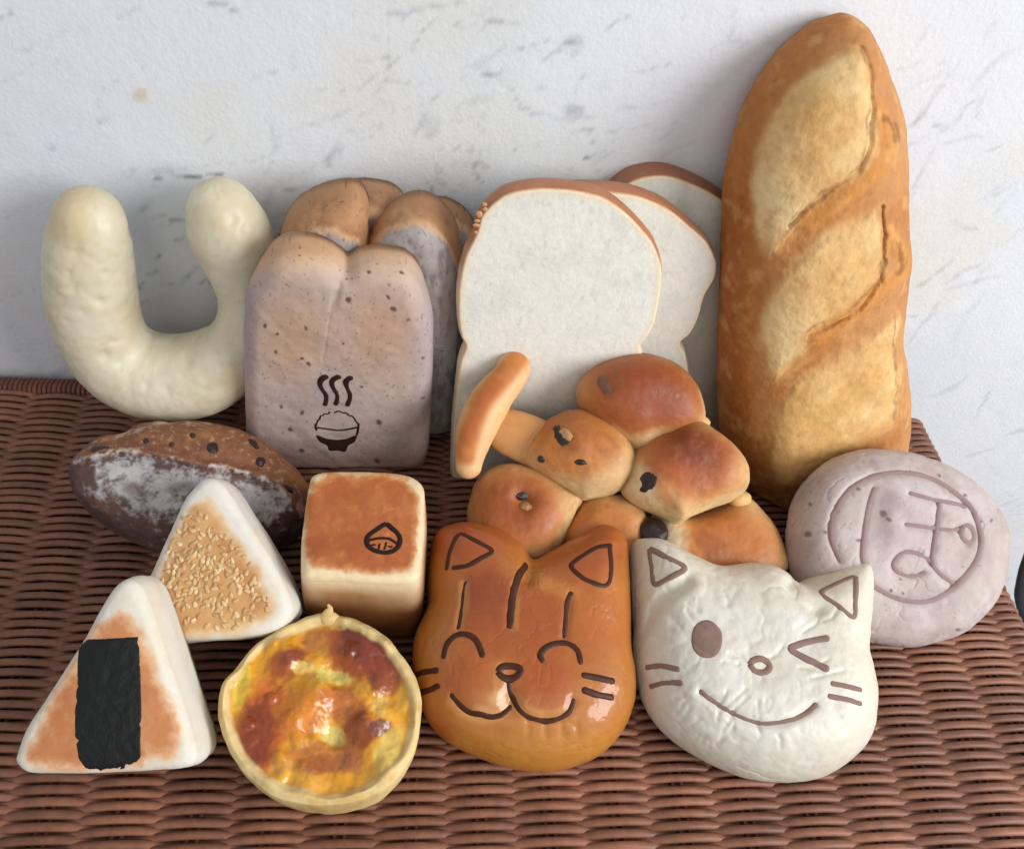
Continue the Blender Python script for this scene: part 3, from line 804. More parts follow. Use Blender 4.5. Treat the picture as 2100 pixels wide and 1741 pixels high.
# ------------------------------------------------------------------ three slices of white bread
def build_slices():
    T = tf(902.5, 306.2, 0.4027)
    fr = T([(185, 420), (220, 310), (330, 215), (480, 182), (650, 186), (800, 215), (900, 268), (1000, 360), (1085, 470), (1128, 600), (1118, 750), (1092, 880), (1055, 960), (1018, 1005), (1030, 1060), (1050, 1150), (1062, 1300), (1066, 1500), (1050, 1650), (1000, 1680), (500, 1685), (100, 1680), (62, 1640), (64, 1530), (70, 1400), (84, 1250), (104, 1090), (132, 1012), (108, 950), (95, 850), (98, 700), (130, 540)])
    s2 = [(x + d, y + e) for (x, y), (d, e) in zip(fr, [(0, 0)] * len(fr))]
    sh = lambda pts, dx, dy, sx=1.0: [(1150 + (x - 1150) * sx + dx, y + dy) for x, y in pts]
    s2 = T([(400, 420), (440, 300), (560, 215), (700, 180), (850, 185), (1000, 205), (1150, 265), (1260, 355), (1355, 450), (1405, 560), (1398, 650), (1350, 740), (1315, 860), (1275, 940), (1222, 992), (1248, 1050), (1265, 1150), (1275, 1400), (1265, 1560), (1200, 1600), (700, 1600), (400, 1600), (330, 1500), (330, 1100), (340, 700)])
    s3 = T([(700, 600), (760, 350), (880, 210), (980, 130), (1080, 104), (1180, 108), (1300, 150), (1420, 215), (1540, 320), (1600, 450), (1610, 600), (1580, 750), (1520, 850), (1540, 950), (1560, 1200), (1560, 1420), (1480, 1460), (900, 1460), (700, 1420), (650, 1000)])
    n = nrm([0, -1, 0.13])
    specs = [(fr, -7.6, (1150, 700), 1.15, "white bread slice in front of two others, whole face showing, right of the purplish loaf"),
             (s2, -5.6, (1280, 700), 1.3, "white bread slice in the middle of the three, leaning behind the front slice"),
             (s3, -3.4, (1350, 640), 1.9, "white bread slice at the back of the three, next to the long crusty loaf")]
    for k, (o, y, c, Tk, lab) in enumerate(specs):
        o = [(a, b + (9, 14, 14)[k] * (1 - min(max((b - 420) / 200, 0), 1))) for a, b in o]
        s = polar(o, (0, y, 0), n, slabf(0.12, 0.03), slabf(0.12), centre=c, M=420, NF=90, NB=30, side=[(0.2, 0.05), (0.5, 0.10), (Tk * 0.6, 0.12), (Tk - 0.15, 0.06), (Tk, 0.0)], tension=0.42)
        roughen(s, 0.02, 2.2, 3, k)
        root = thing("bread_slice", base_of(s.V), lab, "bread slice", "slices of white bread")
        XY = proj(s.V)
        C = np.tile(lin("e0ded2"), (len(s.V), 1))
        C = mix(C, "cfd0c6", 0.5 * sstep(fbm(s.V, 0.8, 5, k), -0.1, 0.4))
        C = mix(C, "c5c7bd", 0.5 * sstep(fbm(s.V * [1, 1, 0.55], 6, 3, k + 4), 0.28, 0.5))
        edge = 1 - sstep(s.d, 0.12, 0.42)
        C = mix(C, "e6d3b4", 0.75 * edge * (s.kind_v != 9 if hasattr(s, 'kind_v') else 1))
        z = s.V[:, 2]
        rim = 1 - sstep(s.d, 0.0, 0.09 + 0.08 * fbm(s.V, 1.5, 3, 3))
        topw = sstep(z, 12.5 - k * 0.5, 16.5)
        sidec = mix(np.tile(lin("e2cba8"), (len(s.V), 1)), "ab7250", topw)
        sidec = mix(sidec, "966043", 0.6 * topw * sstep(fbm(s.V, 0.8, 4, 9), -0.1, 0.4))
        if k == 2: sidec = mix(sidec, "8e5a40", 0.55 * topw)
        rim = rim * (0.25 + 0.75 * topw); C = C * (1 - rim[:, None]) + (sidec * 0.5 + 0.5 * lin("e0b98c")) * rim[:, None]
        side = s.isf == 0.5
        C[side] = sidec[side]
        u, Fs = split(s, (0, 2)); link("crumb", s.V[u], Fs, crumb_m, root, col=C[u])
        u, Fs = split(s, (1,)); link("crust", s.V[u], Fs, crust_m, root, col=sidec[u])
        if k == 0:
            fl = Mesh()
            R = random.Random(2)
            for j in (1, 4, 6, 9, 12, 14):
                a = spline([(975, 478), (983, 447), (1003, 420)], False, 16)[j]
                h = on_plane(a[0] + R.uniform(-7, 0), a[1] + R.uniform(-4, 4), (0, y - 0.1, 0), n)
                V, F_ = ellipsoid(h, (R.uniform(.10, .2), .05, R.uniform(.08, .18)), nu=8, nv=6, rough=0.5, seed=j); fl.add(V, F_)
            V = fl.verts(); link("loose_crust", V, fl.F, crust_m, root, col=np.tile(lin("c98f64"), (len(V), 1)))
build_slices()

# ------------------------------------------------------------------ long crusty loaf
def build_batard():
    T = tf(1369.9, 0, 0.6019)
    out = T([(590, 45), (660, 68), (710, 130), (760, 240), (800, 360), (815, 470), (817, 620), (823, 780), (824, 880), (808, 1020), (800, 1100), (815, 1200), (828, 1320), (828, 1420), (812, 1510), (780, 1610), (720, 1690), (620, 1760), (500, 1800), (400, 1795), (310, 1760), (250, 1680), (205, 1580), (180, 1450), (175, 1200), (183, 1000), (189, 800), (200, 620), (232, 470), (290, 322), (370, 200), (450, 120), (520, 68)])
    out = [(x - 16 * min(max((x - 1720) / 100, 0), 1), y) for x, y in out]
    n = nrm([0.10, -1, 0.27]); P0 = np.array([17.5, -7.4, 0.0])
    S1 = T([(655, 165), (560, 200), (440, 290), (355, 430), (300, 560), (288, 700), (330, 862), (400, 800), (470, 720), (560, 645), (650, 590), (700, 520), (715, 430), (690, 330), (682, 240)])
    S2 = T([(735, 700), (660, 745), (560, 785), (480, 860), (400, 930), (335, 1040), (318, 1150), (350, 1278), (420, 1230), (520, 1130), (640, 1055), (715, 960), (735, 850), (722, 740)])
    S3 = T([(785, 1085), (700, 1140), (560, 1220), (440, 1300), (372, 1420), (345, 1570), (400, 1650), (560, 1590), (680, 1500), (775, 1440), (790, 1300), (770, 1180)])
    c1 = T([(660, 160), (690, 240), (690, 330), (682, 430), (665, 540), (600, 615), (500, 680), (405, 770)])
    c2 = T([(728, 700), (730, 830), (720, 940), (640, 1040), (560, 1090), (470, 1125)])
    c3 = T([(775, 1080), (770, 1200), (775, 1320), (770, 1430)])
    f1 = T([(725, 370), (745, 440), (750, 520), (690, 600), (600, 680), (480, 770)])
    f2 = T([(765, 800), (800, 870), (790, 920), (720, 1000), (600, 1090), (500, 1150)])
    def mod(XY, V):
        W = warp(XY, V, 6, 0.9, 3); h = 0
        for S_, c, f in ((S1, c1, f1), (S2, c2, f2), (S3, c3, None)):
            h = h + 0.34 * polymask(W, S_, 48) + 0.09 * polymask(warp(XY, V, 7, 2.0, 41), S_, 6)
            g = seg_dist(warp(XY, V, 9, 1.2, 33), spline(c, False, 40)); h = h - (0.24 if f is not None else 0.08) * np.exp(-(g / 3.6) ** 2)
            if f is not None:
                g = seg_dist(W, spline(f, False, 40)); h = h + 0.26 * np.exp(-(g / 19) ** 2)
        return h + 0.1 * fbm(V, 0.7, 4, 8)
    s = polar(out, P0, n, dome(3.6, 2.3, 0.55), dome(2.3, 3.5, 0.5), centre=(1675, 590), M=560, NF=190, NB=24, mods=(mod,), rexp=1.5)
    roughen(s, 0.05, 1.2, 5, 3); roughen(s, 0.012, 5, 2, 4)
    s.V[:, 1] = np.minimum(s.V[:, 1], 0.12)
    flat_bottom(s)
    XY = proj(s.V); W = warp(XY, s.V, 12, 0.7, 3); V = s.V
    C = np.tile(lin("b8834e"), (len(V), 1))
    C = mix(C, "a96a34", 0.7 * sstep(fbm(V, 0.3, 5, 1), -0.1, 0.35))
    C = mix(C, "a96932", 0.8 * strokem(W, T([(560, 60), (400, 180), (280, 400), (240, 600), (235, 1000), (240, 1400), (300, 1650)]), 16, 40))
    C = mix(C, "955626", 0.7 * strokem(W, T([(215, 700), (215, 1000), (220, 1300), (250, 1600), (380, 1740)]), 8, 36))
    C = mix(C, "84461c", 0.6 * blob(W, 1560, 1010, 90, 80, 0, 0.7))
    for S_ in (S1, S2, S3):
        pm = polymask(W, S_, 16); C = mix(C, "d0a468", pm); pm = polymask(W, S_, 12) ** 1.5
        C = mix(C, "e0c48e", pm * 0.7 * sstep(fbm(V, 0.5, 5, 9), -0.15, 0.45)); C = mix(C, "c79a58", pm * 0.7 * sstep(fbm(V, 0.5, 5, 19), -0.1, 0.4))
    for S_, (cx, cy) in ((S1, (1590, 440)), (S2, (1600, 690))): C = mix(C, "e6d0a0", 0.5 * polymask(W, S_, 9) * blob(W, cx, cy, 60, 80, 30, 0.8))
    C = mix(C, "c5853f", 0.7 * strokem(W, f1, 10, 14)); C = mix(C, "c5853f", 0.7 * strokem(W, f2, 10, 14))
    for c in (c1, c2, c3): C = mix(C, "7d5a38", 0.6 * strokem(warp(XY, V, 9, 1.6, 1), c, 0.8, 4) * (0.4 + 0.6 * sstep(fbm(V, 2.2, 3, 5), -0.2, 0.2)))
    C = mix(C, "6b3a1c", 0.55 * strokem(warp(XY, V, 10, 1.8, 9), T([(735, 400), (775, 440), (778, 475)]), 3, 7)); C = mix(C, "6b3a1c", 0.55 * strokem(warp(XY, V, 10, 1.8, 9), T([(785, 830), (802, 890), (785, 930)]), 3, 6))
    C = mix(C, "b07f50", 0.35 * sstep(fbm(V, 2.2, 4, 15), 0.1, 0.5)); C = mix(C, "d9ab6c", 0.35 * sstep(fbm(V, 1.4, 4, 25), 0.05, 0.5))
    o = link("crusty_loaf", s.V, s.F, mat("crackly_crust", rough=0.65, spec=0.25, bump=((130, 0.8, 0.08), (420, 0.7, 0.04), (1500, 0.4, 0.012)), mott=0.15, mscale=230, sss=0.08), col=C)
    tag(o, "long golden crusty loaf with slashed top, leaning tall against the wall on the right", "bread")
build_batard()

# ------------------------------------------------------------------ dark rustic fruit bread dusted with flour
def build_rustic():
    out = [(143, 955), (163, 928), (185, 907), (207, 895), (252, 888), (281, 871), (318, 865), (352, 866), (389, 864), (437, 868), (492, 881), (537, 903), (575, 930), (611, 966), (632, 1000), (634, 1050), (618, 1092), (585, 1122), (500, 1150), (400, 1150), (317, 1128), (265, 1107), (218, 1080), (178, 1046), (150, 1005)]
    P0 = on_plane(400, 1005, (0, -9.6, 2.9), (0, 0, 1)); P0 = np.array([P0[0], -9.6, 2.9]); n = nrm(CAM - P0)
    P0 = on_plane(390, 1005, P0, n)
    ridge = [(150, 945), (200, 930), (252, 924), (330, 935), (440, 955), (540, 980), (585, 1010), (615, 1060)]
    def mod(XY, V):
        W = warp(XY, V, 7, 0.9, 6)
        g = seg_dist(W, spline(ridge, False, 50)); up = np.interp(W[:, 0], [p[0] for p in ridge], [p[1] for p in ridge]) - W[:, 1]
        return 0.25 * np.exp(-((g) / 8) ** 2) - 0.22 * sstep(up, 4, 22) + 0.14 * fbm(V, 0.8, 4, 2) + 0.05 * fbm(V, 2.5, 3, 12)
    s = polar(out, P0, n, dome(3.0, 2.2), dome(2.9, 2.2), centre=(390, 1005), M=420, NF=110, NB=30, mods=(mod,))
    roughen(s, 0.06, 1.5, 4, 5); flat_bottom(s)
    XY = proj(s.V); V = s.V; W = warp(XY, V, 16, 0.8, 6)
    C = np.tile(lin("5f4840"), (len(V), 1)); C = mix(C, "44302c", 0.7 * sstep(fbm(V, 0.7, 4, 3), -0.1, 0.4)); C = mix(C, "7a5646", 0.5 * sstep(fbm(V, 1.4, 4, 6), 0.1, 0.5))
    up = np.interp(W[:, 0], [p[0] for p in ridge], [p[1] for p in ridge]) - W[:, 1]
    cr = sstep(up, -2, 6); C = mix(C, "80543a", cr); C = mix(C, "9c6b42", cr * 0.7 * sstep(fbm(V, 0.8, 4, 8), -0.1, 0.35)); C = mix(C, "6a4038", cr * 0.6 * sstep(fbm(V, 1.0, 4, 28), 0.1, 0.4))
    fl = polymask(W, [(185, 940), (260, 928), (340, 938), (450, 960), (560, 990), (612, 1030), (592, 1066), (520, 1075), (400, 1075), (300, 1070), (240, 1040), (195, 1000)], 40)
    nzz = fbm(V, 2.6, 5, 14, 0.65)
    dens = fl * 1.05 - 0.34 + 0.95 * nzz + 0.3 * fbm(V, 9, 3, 77)
    C = mix(C, "b9b5b3", 0.9 * sstep(dens, 0.12, 0.85)); 
    C = mix(C, "a5979a", 0.5 * sstep(fl * 0.5 + nzz, 0.25, 0.6) * (1 - sstep(dens, 0.28, 0.62)))
    C = mix(C, "5d4446", 0.6 * blob(W, 275, 1005, 26, 14, 20, 0.6)); C = mix(C, "6b5458", 0.5 * blob(W, 380, 1000, 30, 12, 0, 0.6))
    C = mix(C, "cbb7a0", 0.7 * strokem(warp(XY, V, 6, 2, 9), [(190, 905), (252, 893), (330, 868), (430, 870)], 1.5, 4) * sstep(nzz, -0.2, 0.2))
    C = mix(C, "c9b9ae", 0.6 * strokem(warp(XY, V, 8, 2, 19), ridge, 2, 5) * sstep(nzz, -0.1, 0.2))
    C = mix(C, "b89878", 0.45 * cr * sstep(fbm(V, 5, 3, 33), 0.25, 0.45))
    root = thing("fruit_bread", base_of(V), "dark rustic bread dusted with white flour, lying behind the sesame triangle", "bread")
    link("crust", V, s.F, rustic_m, root, col=C)
    tree = bvh(s)
    for k, (x, y, a, b) in enumerate([(437, 918, .38, .30), (520, 910, .42, .24), (534, 947, .30, .26), (203, 920, .42, .22), (590, 1002, .24, .42), (300, 905, .2, .16), (395, 893, .18, .15), (352, 912, .16, .13)]):
        h = hit(tree, x, y)
        if h is None: continue
        e1, e2, nn = frame(h[1]); R = np.array([e1, e2, nn])
        Vv, Ff = ellipsoid(h[0] - nn * 0.03, (a, b, 0.13), R, rough=0.35, seed=k); link("raisin", Vv, Ff, raisin_m, root)
build_rustic()
# ------------------------------------------------------------------ animal-shaped bread of joined raisin rolls
def build_animal():
    T = tf(886.4, 684.9, 0.4286 * 0.8058)
    base_n = np.array([0, -math.sin(math.radians(38)), math.cos(math.radians(38))]); base_P = np.array([5.0, -14.4, 1.9])
    root = thing("animal_bread", (4.5, -11, 0), "animal-shaped bread of joined brown raisin rolls with a curled tail, leaning on the white slices", "bread")
    def roll(outline, centre, tilt, az, Tf, Tb, lift, paint, seed, mods=(), name="roll", a=2.1):
        P0 = on_plane(centre[0], centre[1], base_P + base_n * lift, base_n); n = tiltn(tilt, az)
        o = T(outline)
        s = polar(o, P0, n, dome(Tf, a), dome(Tb, 2.2), centre=centre, M=260, NF=80, NB=20, mods=mods)
        roughen(s, 0.06, 0.9, 3, seed); roughen(s, 0.018, 3.5, 3, seed); flat_bottom(s)
        XY = proj(s.V); W = warp(XY, s.V, 9, 0.8, seed)
        C = np.tile(lin("d2ae7c"), (len(s.V), 1))
        C = mix(C, "d8bf92", 0.5 * sstep(fbm(s.V, 0.8, 3, seed), 0, 0.4))
        C = paint(C, W, s)
        low = sstep(XY[:, 1] + 0.35 * (XY[:, 0] - centre[0]), centre[1] + 5, centre[1] + 45)
        C = mix(C, "e0c894", 0.8 * low * (1 - sstep(s.d / s.dmax + 0.12 * fbm(s.V, 1.2, 4, seed + 8), 0.08, 0.42)))
        C = mix(C, "7c3d1e", 0.45 * sstep(fbm(s.V, 0.7, 5, seed + 13), 0.0, 0.4) * sstep(s.d / s.dmax, 0.35, 0.8))
        C = mix(C, C.mean(0) * 0.7, 0.25 * sstep(fbm(s.V, 3, 4, seed + 3), 0.1, 0.4))
        link(name, s.V, s.F, roll_m, root, col=np.clip(C * [0.96, 0.93, 0.90], 0, 1)); return s
    roll_m = mat("roll_crust", rough=0.5, spec=0.3, bump=((200, 0.35, 0.04), (900, 0.3, 0.012)), mott=0.09, mscale=260, sss=0.06, coat=0.06, coat_rough=0.4)
    bk = [0]
    def brown(C, W, cx, cy, rx, ry, rot, dark=0.5, col="b8682f", dcol="8b3f1c", dx=0, dy=0, ds=0.6):
        C = mix(C, "cb8a4a", 0.95 * blob(W, cx, cy, rx * 1.08, ry * 1.08, rot, 0.4))
        C = mix(C, col, 0.95 * blob(W, cx, cy, rx * 0.93, ry * 0.93, rot, 0.4))
        return mix(C, dcol, dark * blob(W, cx + dx, cy + dy, rx * ds, ry * ds, rot, 0.7))
    def pit(cx, cy, r, h): return lambda XY, V: -h * np.exp(-((XY[:, 0] - cx) ** 2 + (XY[:, 1] - cy) ** 2) / (2 * r * r))
    def bump_(cx, cy, r, h): return pit(cx, cy, r, -h)
    A = roll([(858, 400), (870, 300), (940, 215), (1050, 148), (1180, 115), (1300, 120), (1430, 170), (1530, 270), (1578, 400), (1583, 500), (1500, 580), (1300, 680), (1180, 700), (1060, 620), (940, 520)], (1315, 825), 46, 5, 2.7, 1.3, 0.2,
             lambda C, W, s: mix(brown(C, W, 1318, 810, 128, 88, 15, 0.75, "a95a2c", "7f3b1f", 20, -5, 0.75), "dfc08c", 0.8 * blob(W, 1310, 915, 60, 22, -20, 0.5)), 1, mods=(pit(1235, 792, 14, .25), pit(1350, 885, 22, .25)))
    B = roll([(545, 760), (560, 650), (640, 550), (740, 480), (850, 450), (965, 480), (1080, 555), (1160, 640), (1192, 720), (1175, 820), (1135, 900), (1080, 950), (960, 980), (870, 985), (780, 925), (680, 860), (590, 805)], (1185, 935), 34, 0, 2.4, 1.5, 0.35,
             lambda C, W, s: brown(C, W, 1180, 905, 92, 66, 10, 0.55, "c07a38", "93481f", -5, -22, 0.7), 2, mods=(pit(1150, 897, 14, .2), bump_(1185, 915, 14, .12)))
    Cc = roll([(1130, 945), (1140, 850), (1185, 705), (1280, 610), (1400, 550), (1520, 512), (1640, 560), (1750, 650), (1828, 755), (1850, 850), (1832, 935), (1760, 995), (1640, 1040), (1520, 1085), (1440, 1128), (1340, 1085), (1220, 1025)], (1405, 965), 34, 0, 2.7, 1.5, 0.9,
             lambda C, W, s: mix(mix(brown(C, W, 1420, 945, 98, 72, 15, 0.8, "ab5a2c", "6d2f1a", 5, -28, 0.62), "b46b34", 0.6 * strokem(W, [(1330, 960), (1350, 1010), (1390, 1050)], 8, 12)), "e2cfa6", 0.7 * blob(W, 1305, 1000, 32, 60, -20, 0.5)), 3,
             mods=(pit(1330, 985, 10, .18), bump_(1390, 1050, 18, .3), bump_(1412, 898, 10, .14)))
    D = roll([(208, 1060), (228, 960), (262, 870), (335, 808), (450, 775), (560, 790), (680, 840), (780, 910), (885, 985), (850, 1070), (800, 1180), (740, 1290), (640, 1370), (480, 1380), (300, 1330), (225, 1200)], (1075, 1050), 26, 0, 2.3, 1.4, -0.1,
             lambda C, W, s: brown(C, W, 1062, 1045, 92, 76, 20, 0.6, "b5662f", "84401f", -5, -8, 0.8), 4, mods=(pit(1075, 1025, 16, .5), bump_(1100, 1045, 20, .1)))
    E = roll([(755, 1250), (760, 1180), (820, 1085), (890, 990), (985, 950), (1110, 970), (1215, 1022), (1262, 1110), (1265, 1210), (1240, 1330), (1100, 1400), (900, 1400), (780, 1350)], (1240, 1095), 24, 0, 2.0, 1.2, -0.2,
             lambda C, W, s: brown(C, W, 1235, 1095, 78, 62, 0, 0.35, "c17c42", "99522a", 0, 5, 0.8), 5)
    G = roll([(1265, 1180), (1320, 1060), (1430, 1085), (1530, 1080), (1640, 1045), (1770, 985), (1850, 975), (1930, 1050), (2010, 1155), (2065, 1280), (2080, 1420), (1950, 1520), (1600, 1540), (1350, 1500), (1270, 1330)], (1470, 1140), 24, 5, 2.1, 1.2, -0.2,
             lambda C, W, s: mix(brown(C, W, 1500, 1120, 100, 76, 20, 0.35, "bf7a40", "985029", 15, 5, 0.8), "e6d8b4", 0.85 * blob(W, 1365, 1125, 40, 75, 0, 0.5)), 6)
    P = base_P
    # little knobs where rolls joined
    for (x, y, r, t) in [(1430, 868, 26, .8), (1516, 1024, 26, .3)]:
        p = on_plane(x, y, base_P + base_n * t, base_n); V, Fs = ellipsoid(p, (r * 46 / F, 0.5, 0.5), rough=0.15, seed=int(x)); link("knob", V, Fs, roll_m, root, col=np.tile(lin("d9ae74"), (len(V), 1)))
    # tail
    q = spline([(1053, 757, 31), (1040, 780, 32), (1018, 805, 35), (996, 838, 38), (976, 882, 36), (965, 925, 29), (961, 955, 24)], False, 90)
    tp = []; tr = []
    for x, y, r in q:
        p = on_plane(x, y, base_P + base_n * 0.9, base_n); D_ = (p - CAM) @ nrm(RW @ np.array([0, 0, -1.0])); tp.append(p); tr.append(1.14 * r * D_ / F)
    V, Fs = tube(tp, tr, M=48, up=base_n, flat=0.85); s = Shape(); s.V, s.F = V, Fs; roughen(s, 0.05, 0.8, 3, 8)
    XY = proj(s.V); W = warp(XY, s.V, 6, 0.8, 4); C = np.tile(lin("ddb27c"), (len(V), 1))
    C = mix(C, "c2763a", 0.95 * strokem(W, [(1062, 738), (1030, 775), (992, 825), (965, 885), (955, 930)], 14, 18)); C = mix(C, "a85428", 0.6 * strokem(W, [(1020, 790), (985, 840), (960, 900)], 5, 16))
    link("tail", s.V, s.F, roll_m, root, col=C)
    tp = []; tr = []
    for x, y, r in spline([(1000, 868, 30), (1040, 884, 42), (1090, 905, 46), (1130, 930, 46)], False, 40):
        p = on_plane(x, y, base_P + base_n * 0.15, base_n); tp.append(p); tr.append(r * 50 / F)
    V, Fs = tube(tp, tr, M=40, up=base_n, flat=0.8); C = np.tile(lin("d3a068"), (len(V), 1)); C = mix(C, "c08045", 0.7 * blob(proj(V), 1060, 880, 60, 36, 20, 0.7))
    link("tail_root", V, Fs, roll_m, root, col=C)
    for k, (s_, x, y, a, b, bury, nm) in enumerate([(B, 1151, 897, .74, .56, .22, "raisin"), (Cc, 1328, 986, .46, .66, .14, "raisin"), (A, 1240, 790, .72, .44, .26, "raisin"), (D, 1070, 1018, .46, .26, .1, "raisin"), (B, 1110, 942, .22, .22, .12, "raisin"), (B, 1190, 948, .34, .18, .16, "raisin")]):
        h = hit(bvh(s_), x, y); e1, e2, nn = frame(h[1])
        Vv, Ff = ellipsoid(h[0] - nn * bury * 0.5, (a, b, 0.22), np.array([e1, e2, nn]), nu=36, nv=24, rough=0.26, seed=k); link(nm, Vv, Ff, raisin_m if k != 2 else mat("raisin_under_crust", "74503c", rough=.5, mott=.3), root)
    # skin closed over part of the raisins
    for s_, x, y, a, b in [(B, 1159, 892, .42, .32), (D, 1078, 1038, .28, .42)]:
        h = hit(bvh(s_), x, y); e1, e2, nn = frame(h[1]); Vv, Ff = ellipsoid(h[0] + nn * 0.02, (a, b, 0.14), np.array([e1, e2, nn]), nu=32, nv=20, rough=0.35, seed=5)
        link("blister", Vv, Ff, roll_m, root, col=np.tile(lin("b08458"), (len(Vv), 1)))
    p = on_plane(1342, 1091, base_P + base_n * 1.5, base_n); Vv, Ff = ellipsoid(p, (.78, .8, .55), nu=32, nv=22, rough=0.16, seed=3); link("nose", Vv, Ff, raisin_m, root)
build_animal()

# ------------------------------------------------------------------ round purple bun with a ringed character
def build_round():
    T = tf(1611.6, 886.4, 0.2778)
    out = T([(0, 600), (40, 480), (120, 340), (250, 220), (400, 140), (600, 100), (800, 110), (1000, 160), (1200, 250), (1400, 400), (1520, 550), (1590, 720), (1605, 880), (1570, 1100), (1480, 1300), (1300, 1480), (1100, 1570), (900, 1612), (700, 1590), (480, 1540), (260, 1430), (90, 1230), (5, 1000), (-20, 780)])
    n = tiltn(31, 4); P0 = on_plane(1832, 1125, (0, 0, 0), (0, 0, 1)); P0 = on_plane(1832, 1125, (0, -15.0, 3.7), n)
    circ = [(400, 950), (335, 800), (330, 680), (370, 560), (450, 440), (560, 360), (700, 312), (850, 300), (1000, 320), (1130, 370), (1250, 450), (1360, 550), (1412, 660), (1440, 800), (1400, 950), (1310, 1070), (1200, 1170), (1080, 1235), (950, 1252), (800, 1220), (690, 1165), (612, 1110)]
    left = [(650, 420), (612, 530), (590, 650), (572, 780), (560, 900), (572, 960)]
    h1 = [(925, 455), (1000, 475), (1100, 502), (1250, 527), (1315, 548)]
    h2 = [(890, 680), (980, 692), (1080, 706), (1200, 722), (1275, 712)]
    vert = [(1128, 520), (1122, 620), (1106, 720), (1086, 850), (1072, 960), (1110, 1020), (1180, 1080), (1235, 1112)]
    loop = [(1070, 960), (985, 900), (885, 882), (812, 930), (790, 990), (842, 1042), (930, 1062), (1020, 1040)]
    ring = [(1300, 700), (1345, 685), (1385, 730), (1390, 790), (1345, 815), (1300, 780), (1285, 740)]
    def mod(XY, V):
        h = 0.1 * fbm(V, 0.5, 4, 4)
        for st in (circ, left, h1, h2, vert, loop, ring):
            g = seg_dist(XY, spline(T(st), st is ring, 50)); h = h - 0.13 * np.exp(-(g / 8) ** 2)
        g = seg_dist(XY, T([(720, 480), (700, 600), (690, 700)])); h = h - 0.12 * np.exp(-(g / 20) ** 2)
        return h
    s = polar(out, P0, n, dome(2.5, 3.0, 0.5), dome(1.5, 3.0, 0.5), M=420, NF=150, NB=26, mods=(mod,), shrink=0.968)
    roughen(s, 0.07, 0.6, 3, 6); roughen(s, 0.02, 3, 3, 7)
    s.V -= vnormals(s.V, s.F) * (0.04 * creases(s.V, 0.9, 71, 0.06))[:, None]
    flat_bottom(s)
    XY = proj(s.V); V = s.V; W = warp(XY, V, 10, 0.7, 4)
    C = np.tile(lin("b6a8a1"), (len(V), 1)); C = mix(C, "a1908b", 0.6 * sstep(fbm(V, 0.45, 4, 5), -0.1, 0.35)); C = mix(C, "c2b6b5", 0.6 * sstep(fbm(V, 0.6, 4, 15), 0.0, 0.4))
    C = mix(C, "a08c84", 0.5 * sstep(-W[:, 0], -1700, -1620))
    C = mix(C, "8a7672", 0.55 * blob(W, *T([(700, 560)])[0], 28, 44, 10, 0.7)); C = mix(C, "a8928f", 0.35 * blob(W, *T([(1000, 780)])[0], 70, 60, 0, 0.8))
    C = mix(C, "6b5752", 0.6 * sstep(fbm(V, 6, 2, 41), 0.58, 0.7)); C = mix(C, "a08c88", 0.4 * sstep(fbm(V, 1.2, 5, 42), 0.1, 0.5))
    for x, y, r in [(165, 750, 10), (290, 740, 6), (540, 795, 7), (1130, 315, 5), (1325, 467, 5), (1443, 660, 5), (1517, 650, 5), (700, 115, 5), (845, 1090, 4), (775, 1165, 5), (865, 1190, 4), (1265, 1455, 6), (540, 420, 6), (180, 530, 6), (720, 600, 10), (760, 640, 7)]:
        C = mix(C, "4c3d3c", 0.75 * blob(warp(XY, V, 4, 4, 2), *T([(x, y)])[0], r * 0.8, r * 0.6, 20, 0.5))
    root = thing("round_bun", base_of(V), "round purplish speckled bun marked with a ringed character, at the far right", "bread")
    link("bun", V, s.F, loaf_m, root, col=C)
    tree = bvh(s)
    lines(tree, root, "ring_mark", [circ], 0.135, purple_line_m, T, lift=-0.045, flat=0.55)
    lines(tree, root, "character_stroke", [left, h1, h2, vert, loop], 0.12, purple_line_m, T, lift=-0.04, flat=0.55)
    lines(tree, root, "character_stroke", [ring], 0.15, purple_line_m, T, closed=True, lift=-0.05, flat=0.5)
build_round()

